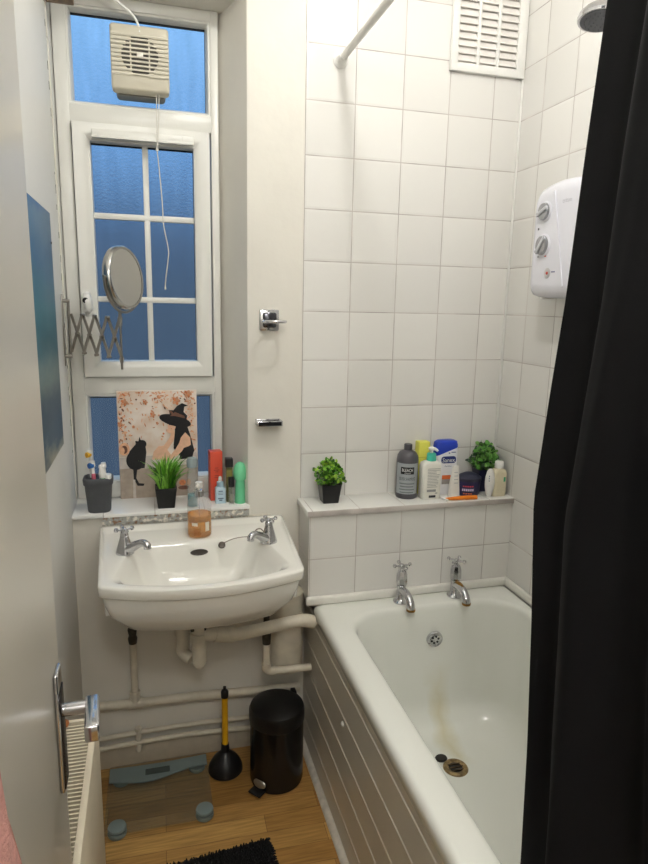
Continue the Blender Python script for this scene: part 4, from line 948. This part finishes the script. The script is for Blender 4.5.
# clear slim bottle
cb = thing('clear_bottle', 'tall slim clear bottle with pale blue liquid behind the soap', 'bottle', (-.349, .022, SZ))
bm = bm_new(); lathe(bm, [(0, 0), (.016, 0), (.0175, .003), (.0175, .112), (.013, .122), (.013, .132), (0, .132)], 26, c=(-.349, .022, SZ)); part('bottle_body', bm, clear, cb)
bm = bm_new(); lathe(bm, [(0, .003), (.0155, .003), (.0155, .040), (0, .040)], 22, c=(-.349, .022, SZ)); part('liquid', bm, mat('pale_blue_liquid', (120, 190, 200), .1, trans=.6, ior=1.2), cb)
bm = bm_new(); lathe(bm, [(0, .130), (.0165, .130), (.0175, .134), (.0175, .152), (.014, .160), (0, .161)], 26, c=(-.349, .022, SZ)); part('cap', bm, mat('frosted_cap', (190, 204, 206), .25, trans=.5, ior=1.3), cb)

# red box
rbx = thing('red_carton', 'tall narrow orange-red cosmetics carton on the sill', 'box', (-.270, .085, SZ))
RM = rotz(.12, (-.270, .085, 0))
red_m = mat('carton_red', (216, 84, 60), .42, var=.02)
bm = bm_new(); box(bm, -.290, -.250, .066, .104, SZ, SZ+.166, .001, mtx=RM); part('carton', bm, red_m, rbx)
bm = bm_new()
for k, (w, z) in enumerate(((.012, .110), (.018, .103), (.010, .097), (.014, .084), (.016, .078))): box(bm, -.270-w/2, -.270+w/2, .0655, .066, SZ+z, SZ+z+.002, mtx=RM)
part('print', bm, mat('carton_print', (150, 46, 40), .5), rbx)
# dropper bottle
db = thing('dropper_bottle', 'small pale blue dropper bottle in front of the red carton', 'bottle', (-.259, .045, SZ))
pb = mat('pale_blue', (184, 208, 220), .38)
bm = bm_new(); loft(bm, [rrect(-.2755, -.2425, .030, .060, .004, SZ+z) for z in (0, .048)] + [rrect(-.271, -.247, .034, .056, .006, SZ+.054)]); part('bottle_body', bm, pb, db)
bm = bm_new(); lathe(bm, [(0, .053), (.0115, .053), (.0110, .070), (.007, .072), (0, .072)], 22, c=(-.259, .045, SZ)); part('collar', bm, mat('pale_blue_collar', (160, 188, 204), .4), db)
bm = bm_new(); lathe(bm, [(0, .071), (.0055, .071), (.006, .080), (.0045, .087), (0, .089)], 16, c=(-.259, .045, SZ)); part('dropper_bulb', bm, white_pl, db)
bm = bm_new()
for k, (w, z, h) in enumerate(((.014, .040, .003), (.018, .035, .0015), (.016, .030, .0015), (.018, .015, .004), (.010, .009, .004))): box(bm, -.259-w/2, -.259+w/2, .0295, .030, SZ+z, SZ+z+h)
part('print', bm, mat('label_slate', (96, 112, 132), .5), db)
# perfumes
pf = thing('perfume_bottle', 'clear perfume bottle with black cap and yellow-green liquid, the taller one', 'perfume', (-.229, .050, SZ), 'perfume bottles on the sill')
bm = bm_new(); box(bm, -.239, -.219, .040, .060, SZ, SZ+.118, .002); part('bottle_body', bm, mat('olive_glass', (150, 150, 96), .08, trans=.55, ior=1.3), pf)
bm = bm_new(); box(bm, -.242, -.217, .037, .062, SZ+.118, SZ+.148, .002); part('cap', bm, black_pl, pf)
bm = bm_new(); box(bm, -.238, -.220, .0396, .040, SZ+.085, SZ+.108); part('label', bm, mat('gold_label', (140, 132, 70), .4), pf)
pf = thing('perfume_bottle', 'small clear perfume vial with a black cap, in front of the taller one', 'perfume', (-.225, .022, SZ), 'perfume bottles on the sill')
bm = bm_new(); box(bm, -.234, -.217, .0135, .030, SZ, SZ+.058, .002); part('bottle_body', bm, clear, pf)
bm = bm_new(); box(bm, -.231, -.220, .0165, .027, SZ+.005, SZ+.035, .001); part('liquid', bm, mat('vial_liquid', (176, 176, 150), .1, trans=.5), pf)
bm = bm_new(); box(bm, -.2345, -.2165, .013, .0305, SZ+.058, SZ+.090, .0015); part('cap', bm, black_pl, pf)
# deodorant
dd = thing('deodorant', 'mint green roll-on deodorant with domed cap at the right of the sill', 'deodorant', (-.196, .030, SZ))
mint = mat('mint_plastic', (108, 200, 150), .32, var=.01)
bm = bm_new(); lathe(bm, [(0, 0), (.0170, 0), (.0180, .003), (.0165, .03), (.0150, .078), (.0155, .082), (0, .082)], 28, c=(-.196, .030, SZ)); part('bottle_body', bm, mint, dd)
bm = bm_new(); lathe(bm, [(0, .080), (.0195, .080), (.0220, .085), (.0220, .105), (.0190, .122), (.012, .133), (.005, .137), (0, .1375)], 28, c=(-.196, .030, SZ)); part('cap', bm, mat('mint_cap', (118, 210, 158), .4, bump=.3, bscale=300), dd)

# ================================================================== SOAP ON THE SINK
sx_, sy_, sz_ = -.339, -.115, .836
sp = thing('soap_dispenser', 'clear pump bottle half full of amber soap on the back of the sink', 'soap dispenser', (sx_, sy_, sz_))
bm = bm_new(); lathe(bm, [(0, 0), (.033, 0), (.036, .004), (.036, .095), (.033, .108), (.024, .118), (.014, .123), (.0125, .128), (0, .128)], 36, c=(sx_, sy_, sz_)); part('bottle_body', bm, mat('clear_thin', (205, 208, 204), 0.04, var=0.0, alpha=.22), sp)
bm = bm_new(); lathe(bm, [(0, .003), (.0325, .003), (.0345, .006), (.0345, .070), (0, .070)], 36, c=(sx_, sy_, sz_)); part('liquid', bm, mat('amber_soap', (252, 176, 14), .05, trans=.72, ior=1.15, var=.0), sp)
bm = bm_new(); tube(bm, [(sx_, sy_, sz_+.012), (sx_, sy_, sz_+.126)], .0022, 8); part('dip_tube', bm, clear, sp)
bm = bm_new(); lathe(bm, [(0, .124), (.0135, .124), (.0135, .140), (.010, .143), (0, .143)], 22, c=(sx_, sy_, sz_)); pc = part('collar', bm, chrome, sp)
bm = bm_new(); lathe(bm, [(0, .142), (.0045, .142), (.0045, .150), (.0115, .151), (.0115, .166), (.009, .168), (0, .168)], 18, c=(sx_, sy_, sz_)); tube(bm, [(sx_, sy_, sz_+.160), (sx_-.010, sy_-.026, sz_+.158)], [.006, .004], 10); part('pump_head', bm, mat('pump_translucent', (222, 220, 214), .25), sp)
bm = bm_new(); patch(bm, .036, sx_, sy_, sz_+.022, sz_+.050, .42, .80); patch(bm, .036, sx_, sy_, sz_+.040, sz_+.050, -.72, -.22); part('label', bm, mat('white_label', (226, 220, 204), .5), sp)
bm = bm_new()
for k in range(4): patch(bm, .0365, sx_, sy_, sz_+.010+.006*k, sz_+.012+.006*k, -.55, -.05+.1*(k % 2))
part('print', bm, mat('brown_print', (130, 84, 30), .5), sp)

# ================================================================== THINGS ON THE TILED LEDGE
LZ = .900
def leafy(par, cx, cy, z, R, H, n, cols, seed, leaf=.009):
    rs = random.Random(seed); bm = bm_new()
    for k in range(n):
        a = rs.uniform(0, 2*PI); hh = rs.uniform(.12, 1); rr_ = R*math.sqrt(rs.random())*math.sin(PI*min(.97, .28+.62*hh)); c = Vector((cx+rr_*math.cos(a), cy+rr_*math.sin(a), z+H*hh))
        if c.x > XR-.012: c.x = XR-.012
        if c.y > -.012: c.y = -.012
        u = Vector((rs.gauss(0, 1), rs.gauss(0, 1), rs.gauss(.2, .8))).normalized(); v = u.orthogonal().normalized(); v = (Matrix.Rotation(rs.uniform(0, 6), 3, u) @ v); l = leaf*rs.uniform(.7, 1.25); n_ = u.cross(v)
        vs = [bm.verts.new(c+q) for q in (-u*l*.1, u*l*.3+v*l*.38+n_*l*.08, u*l*.75+v*l*.32, u*l*1.0, u*l*.75-v*l*.32, u*l*.3-v*l*.38+n_*l*.08)]
        f = bm.faces.new(vs); f.material_index = rs.choice(range(len(cols)))
    part('foliage', bm, cols, par, ang=180)
    bm = bm_new()
    for k in range(9):
        a = 2*PI*k/9; q = min(cx+R*.5*math.cos(a), XR-.01); tube(bm, [(cx+.004*math.cos(a), cy+.004*math.sin(a), z-.004), (cx+R*.25*math.cos(a), cy+R*.25*math.sin(a), z+H*.4), (q, cy+R*.4*math.sin(a), z+H*.75)], .0011, 6, 3)
    part('stems', bm, cols[-1], par)
lc = [mat('leaf_bright', (120, 176, 44), .5, var=.2), mat('leaf_mid', (78, 136, 34), .5, var=.2), mat('leaf_yellow', (156, 196, 70), .5, var=.2), mat('leaf_dark', (44, 88, 24), .5, var=.2)]
lp = thing('potted_plant', 'small bushy bright green plant in black pot, alone at the left of the ledge', 'plant', (.083, -.062, LZ), 'leafy plants on the ledge')
pot(lp, .083, -.062, LZ, .0255, .0335, .062, pot_m); leafy(lp, .083, -.062, LZ+.055, .052, .082, 420, lc, 11, .013)
lc2 = [mat('leaf2_mid', (88, 146, 60), .5, var=.2), mat('leaf2_pale', (132, 182, 96), .5, var=.2), mat('leaf2_dark', (36, 74, 38), .5, var=.2)]
lp = thing('potted_plant', 'dark green leafy plant in the tiled corner behind the bottles', 'plant', (.648, -.048, LZ), 'leafy plants on the ledge')
pot(lp, .650, -.040, LZ, .022, .030, .078, mat('navy_pot', (34, 34, 62), .4)); leafy(lp, .652, -.040, LZ+.066, .052, .100, 330, lc2, 12, .017)

# grey shampoo bottle
gb = thing('shampoo_bottle', 'dark grey round shampoo bottle with a silver label', 'bottle', (.355, -.060, LZ))
gx, gy = .353, -.062; gm = mat('bottle_charcoal', (82, 80, 86), .33, var=.02)
bm = bm_new(); lathe(bm, [(0, 0), (.034, 0), (.0365, .005), (.0365, .128), (.0345, .143), (.028, .155), (.016, .161), (.0125, .163), (0, .163)], 40, c=(gx, gy, LZ)); bt_ = part('bottle_body', bm, gm, gb)
bm = bm_new(); lathe(bm, [(0, .160), (.0135, .160), (.0135, .180), (.012, .182), (0, .182)], 24, c=(gx, gy, LZ)); part('cap', bm, mat('cap_charcoal', (62, 61, 66), .4), gb)
bm = bm_new(); patch(bm, .0365, gx, gy, LZ+.018, LZ+.122, -1.5, .75, seg=24); lb = part('label', bm, mat('silver_label', (166, 172, 176), .35, .15), gb)
A0 = -.36
bm = bm_new(); patch(bm, .0369, gx, gy, LZ+.086, LZ+.110, A0-.62, A0+.62, seg=14); part('logo_box', bm, mat('label_black', (18, 18, 20), .4), lb)
bm = text_bm('BLEACH', .0105, .036, bold=0, fn=bendf(.0369, gx, gy, LZ+.100, A0, .0008)); part('lettering', bm, mat('print_white', (232, 232, 230), .5), lb)
bm = text_bm('LONDON', .0035, .020, bold=0, fn=bendf(.0369, gx, gy, LZ+.090, A0, .0008)); part('lettering', bm, mat('print_white', (232, 232, 230), .5), lb)
bm = text_bm('SILVER SHAMPOO', .011, .056, bold=0, fn=bendf(.0369, gx, gy, LZ+.070, A0, .0006)); part('lettering', bm, mat('print_dark', (56, 58, 62), .5), lb)
for k in range(4):
    bm = bm_new(); patch(bm, .0369, gx, gy, LZ+.052-.010*k, LZ+.0555-.010*k, A0-.72+.06*(k % 2), A0+.70-.1*(k % 2), seg=12); part('small_print', bm, mat('print_grey', (112, 118, 120), .5), lb)

# yellow sponge / carton behind
bm = bm_new(); box(bm, .400, .442, -.045, -.010, LZ, LZ+.182, .004, 3)
ys = thing('yellow_carton', 'tall yellow carton standing behind the pump bottle', 'box', (.421, -.03, LZ)); part('carton', bm, mat('yellow_card', (224, 222, 96), .45, var=.02), ys)
bm = bm_new(); box(bm, .3995, .4425, -.0455, -.0095, LZ+.128, LZ+.1295); part('lid_seam', bm, mat('yellow_shade', (186, 186, 66), .5), ys)

# white pump bottle
pbx, pby = .424, -.090
pp = thing('pump_bottle', 'white pump bottle with turquoise collar and dense label text', 'bottle', (pbx, pby, LZ))
def pr_(r, z, yf=.62, cx=pbx, cy=pby, rad=.012): return rrect(cx-r, cx+r, cy-r*yf, cy+r*yf, rad, LZ+z, 8, 3)
bm = bm_new(); loft(bm, [pr_(.031, 0), pr_(.0345, .004), pr_(.0345, .112), pr_(.032, .122), pr_(.022, .128, .7), pr_(.012, .130, .9)]); pbd = part('bottle_body', bm, mat('cream_plastic', (234, 232, 222), .35), pp, ang=50)
bm = bm_new(); lathe(bm, [(0, .129), (.016, .129), (.0165, .131), (.0150, .152), (.011, .155), (0, .155)], 26, c=(pbx+.002, pby, LZ)); part('collar', bm, mat('turquoise', (72, 196, 170), .35), pp)
bm = bm_new(); lathe(bm, [(0, .154), (.005, .154), (.005, .164), (.011, .165), (.011, .172), (.006, .175), (0, .175)], 18, c=(pbx+.002, pby, LZ)); tube(bm, [(pbx, pby, LZ+.170), (pbx+.010, pby-.010, LZ+.169), (pbx+.017, pby-.016, LZ+.163)], [.0065, .005, .004], 12, 4); part('pump_head', bm, white_pl, pp)
bm = bm_new(); rs = random.Random(2); yf = pby-.0345*.62
for k in range(13):
    z = .104-.0052*k; w = rs.uniform(.030, .046); box(bm, pbx-.018, pbx-.018+w, yf-.0004, yf+.0002, LZ+z, LZ+z+.0016)
box(bm, pbx-.018, pbx+.014, yf-.0004, yf+.0002, LZ+.026, LZ+.034)
part('label_text', bm, mat('text_grey', (150, 150, 148), .5), pbd)
bm = bm_new(); box(bm, pbx-.010, pbx+.014, yf-.0006, yf+.0002, LZ+.006, LZ+.014); box(bm, pbx+.012, pbx+.020, yf-.0006, yf+.0002, LZ+.020, LZ+.022); part('label_block', bm, mat('label_ink', (34, 34, 40), .5), pbd)

# Sanex shower gel
sxx, sxy = .496, -.046
sn = thing('shower_gel', 'white shower gel bottle with a slanted blue cap and blue oval logo', 'bottle', (sxx, sxy, LZ))
def sr(l, r, d, z, zr=None, rad=.012):
    out = []
    for a, b, _ in rrect(sxx-l, sxx+r, sxy-d, sxy+d, rad, 0, 8, 4):
        q = (a-(sxx-l))/(l+r); out.append((a, b, LZ+z+((zr-z)*q if zr is not None else 0)))
    return out
bm = bm_new(); loft(bm, [sr(.033, .033, .018, 0), sr(.036, .036, .020, .004), sr(.038, .040, .021, .06), sr(.0395, .041, .021, .10), sr(.0405, .0415, .021, .135, .165)]); sb_ = part('bottle_body', bm, mat('gel_white', (234, 234, 236), .3), sn, ang=50)
bm = bm_new(); loft(bm, [sr(.0405, .0415, .021, .1352, .1652), sr(.0405, .0415, .021, .155, .172), sr(.038, .039, .019, .180, .184), sr(.030, .030, .014, .187, .188)]); part('cap', bm, mat('gel_blue', (32, 62, 178), .28, var=.05), sn, ang=50)
fy = sxy-.0215
def flat(x, z, y=fy): return lambda c: (x+c.x, y+c.y, LZ+z+c.z)
bm = bm_new(); box(bm, .476, .524, fy-.0008, fy+.0008, LZ+.110, LZ+.133, .0); pts = rrxz(.474, .528, LZ+.110, LZ+.134, .0095, 0); bm.free(); bm = bm_new(); prism(bm, [(a, c) for a, _, c in pts], fy-.0008, fy+.0008); part('logo_plate', bm, mat('logo_navy', (34, 50, 118), .35), sb_)
bm = text_bm('Sanex', .0150, .046, fn=flat(.501, .1215, fy-.0014)); part('lettering', bm, mat('print_white', (232, 232, 230), .5), sb_)
bm = text_bm('dermo', .005, .026, fn=flat(.500, .100, fy-.0003)); part('lettering', bm, mat('print_blue_grey', (96, 104, 140), .5), sb_)
bm = bm_new(); box(bm, .480, .512, fy-.0007, fy+.0008, LZ+.054, LZ+.068); part('orange_band', bm, mat('band_orange', (222, 112, 58), .4), sb_)
bm = bm_new(); box(bm, .480, .510, fy-.0007, fy+.0008, LZ+.037, LZ+.0535); part('grey_band', bm, mat('band_grey', (158, 154, 150), .4), sb_)
bm = bm_new(); box(bm, .510, .526, fy-.0007, fy+.0008, LZ+.146, LZ+.149); box(bm, .500, .505, fy-.0007, fy+.0008, LZ+.143, LZ+.147); part('small_print', bm, mat('print_blue_grey', (96, 104, 140), .5), sb_)
# white squeeze tube leaning in front
wt_ = thing('squeeze_tube', 'white squeeze tube standing between the shower gel and the navy tub', 'tube', (.516, -.088, LZ))
bm = bm_new(); loft(bm, [rrect(.496, .537, -.098, -.078, .008, LZ+.0), rrect(.497, .536, -.098, -.078, .008, LZ+.018), rrect(.500, .534, -.096, -.080, .007, LZ+.05), rrect(.508, .530, -.090, -.085, .0022, LZ+.105)]); part('tube_body', bm, mat('tube_cream', (228, 226, 218), .35), wt_, ang=50)
bm = bm_new()
for k in range(4): box(bm, .512, .525, -.0975+.0016*k, -.09, LZ+.046+.012*k, LZ+.048+.012*k)
part('print', bm, mat('print_pale', (170, 172, 176), .5), wt_)
# navy tub
nt = thing('styling_tub', 'navy blue tub with dark domed lid and red and white print', 'tub', (.574, -.088, LZ))
nx, ny = .574, -.080
bm = bm_new(); lathe(bm, [(0, 0), (.036, 0), (.040, .004), (.0425, .048), (.0415, .052), (0, .052)], 40, c=(nx, ny, LZ), sy=.8); part('tub_body', bm, mat('navy_plastic', (36, 34, 78), .35), nt)
bm = bm_new(); lathe(bm, [(0, .052), (.0445, .052), (.0445, .062), (.034, .070), (.016, .078), (0, .080)], 40, c=(nx, ny, LZ), sy=.8); part('lid', bm, mat('lid_slate', (40, 42, 62), .35), nt)
def bs(z, a0): 
    def f(c):
        a = -PI/2+a0+c.x/.041; return (nx+(.0428-c.y)*math.cos(a), ny+(.0428-c.y)*.8*math.sin(a), LZ+z+c.z)
    return f
for s, h, w, z, mm in (('', .005, .028, .033, 0),):
    pass
bm = bm_new()
for k, (z, h, w) in enumerate(((.034, .0045, .034),)):
    for q in range(5): patch(bm, .0424, nx, ny*1.0, LZ+z, LZ+z+h, -.85+q*.19, -.85+q*.19+.14, seg=3, out=.0)
bmesh.ops.scale(bm, vec=(1, .8, 1), space=Matrix.Translation((0, -ny, 0)), verts=bm.verts); part('red_print', bm, mat('print_red', (206, 70, 84), .5), nt)
bm = bm_new()
for q in range(6): patch(bm, .0422, nx, ny, LZ+.020, LZ+.028, -.90+q*.17, -.90+q*.17+.12, seg=3, out=.0)
bmesh.ops.scale(bm, vec=(1, .8, 1), space=Matrix.Translation((0, -ny, 0)), verts=bm.verts); part('white_print', bm, mat('print_lilac', (206, 200, 220), .5), nt)
bm = bm_new()
for q in range(4): patch(bm, .0420, nx, ny, LZ+.009, LZ+.013, -.80+q*.2, -.80+q*.2+.15, seg=3, out=.0)
bmesh.ops.scale(bm, vec=(1, .8, 1), space=Matrix.Translation((0, -ny, 0)), verts=bm.verts); part('orange_print', bm, mat('print_orange', (216, 110, 70), .5), nt)
# orange razor lying at the front
rz = thing('disposable_razor', 'orange plastic razor lying at the front of the ledge', 'razor', (.53, -.135, LZ))
om = mat('razor_orange', (232, 128, 28), .35)
bm = bm_new(); tube(bm, [(.592, -.138, LZ+.008), (.57, -.140, LZ+.0085), (.54, -.140, LZ+.0085), (.505, -.138, LZ+.007), (.480, -.134, LZ+.006)], [.0052, .0065, .0068, .0060, .0035], 14, 4); box(bm, .548, .594, -.1455, -.132, LZ+.001, LZ+.010, .003); bmesh.ops.translate(bm, vec=(-.016, 0, 0), verts=bm.verts); part('handle', bm, om, rz)
bm = bm_new(); box(bm, .474, .482, -.150, -.118, LZ+.002, LZ+.008, .002, mtx=rotz(.25, (.478, -.134, 0))); bmesh.ops.translate(bm, vec=(-.016, 0, 0), verts=bm.verts); part('razor_head', bm, white_pl, rz)
# white oval container
wv = thing('oval_bottle', 'white flat oval bottle standing on edge in front of the corner plant', 'bottle', (.630, -.124, LZ))
bm = bm_new(); lathe(bm, [(0, .0), (.006, .001), (.012, .012), (.0165, .035), (.0175, .052), (.0165, .070), (.012, .089), (.006, .098), (0, .100)], 28, c=(.630, -.124, LZ), sy=.75); part('shell', bm, mat('oval_white', (232, 230, 226), .35), wv)
bm = bm_new(); 
for k in range(3): patch(bm, .0150, .630, -.124, LZ+.058+.008*k, LZ+.062+.008*k, -.75, -.55, seg=2, out=.0012)
part('print', bm, mat('label_slate', (96, 112, 132), .5), wv)
# cream bottle with white cap
cbt = thing('lotion_bottle', 'translucent cream bottle with a white cap at the right end of the ledge', 'bottle', (.680, -.112, LZ))
cx_, cy_ = .670, -.110
bm = bm_new(); loft(bm, [rrect(cx_-.023, cx_+.023, cy_-.016, cy_+.016, .008, LZ), rrect(cx_-.025, cx_+.025, cy_-.018, cy_+.018, .009, LZ+.004), rrect(cx_-.025, cx_+.025, cy_-.018, cy_+.018, .009, LZ+.080), rrect(cx_-.020, cx_+.020, cy_-.015, cy_+.015, .009, LZ+.092), rrect(cx_-.010, cx_+.010, cy_-.010, cy_+.010, .009, LZ+.098)]); part('bottle_body', bm, mat('cream_translucent', (226, 216, 186), .25, var=.04), cbt, ang=50)
bm = bm_new(); lathe(bm, [(0, .097), (.0145, .097), (.015, .099), (.0145, .118), (.013, .120), (0, .120)], 24, c=(cx_, cy_, LZ)); part('cap', bm, white_pl, cbt)
bm = bm_new(); box(bm, cx_+.010, cx_+.017, cy_-.0186, cy_-.018, LZ+.052, LZ+.068); part('label', bm, mat('green_label', (36, 150, 96), .5), cbt)

# ================================================================== PINK TOWEL, CEILING LAMP
tw = thing('pink_towel', 'pink towel hanging against the open door', 'towel', (-.575, -1.62, .66))
bm = bm_new(); rings = []
for k in range(16):
    f = k/15; z = 1.262-.60*f; w = min(.11, .012+.2*f**.78); rings.append([(-.574+.016*math.cos(a)*(.6+.6*f)+.003*math.sin(5*a+3*f), -1.62+(w*math.sin(a))+.004*math.sin(7*a), z+.004*math.sin(3*a)) for a in [2*PI*q/28 for q in range(28)]])
loft(bm, rings); part('towel_cloth', bm, mat('pink_terry', (232, 172, 162), .9, var=.15, scale=60, bump=.8, bscale=300), tw, ang=80)
bm = bm_new(); tube(bm, [(-.594, -1.62, 1.276), (-.575, -1.62, 1.272), (-.568, -1.62, 1.285)], .004, 10, 3); part('hook', bm, chrome, dr_)

def lamp(x, y, zc, r, watts, lab, col=(1.0, .985, .955)):
    L0 = thing('ceiling_lamp', lab, 'lamp', (x, y, CEIL))
    bm = bm_new(); lathe(bm, [(0, 0), (.06, 0), (.058, -.02), (.03, -.03), (0, -.03)][::-1], 30, c=(x, y, CEIL)); part('ceiling_rose', bm, white_pl, L0)
    bm = bm_new(); lathe(bm, [(0, -r)]+[(r*math.sin(a), -r*math.cos(a)) for a in [PI*k/16 for k in range(1, 15)]]+[(r*.3, r*.96), (0, r*.96)], 32, c=(x, y, zc))
    s = watts/(4*PI*PI*r*r)
    part('globe', bm, mat('lamp_globe_%g' % watts, (240, 238, 230), .5, emis=(col, s)), L0)
lamp(.04, -.84, 2.61, .055, LAMP_W, 'round white ceiling lamp above the middle of the bathroom')
lamp(-.42, -2.40, 2.46, .15, FILL_W, 'round white fill lamp added out of view behind the doorway')  # added unseen fill light, evens out the back wall from the front
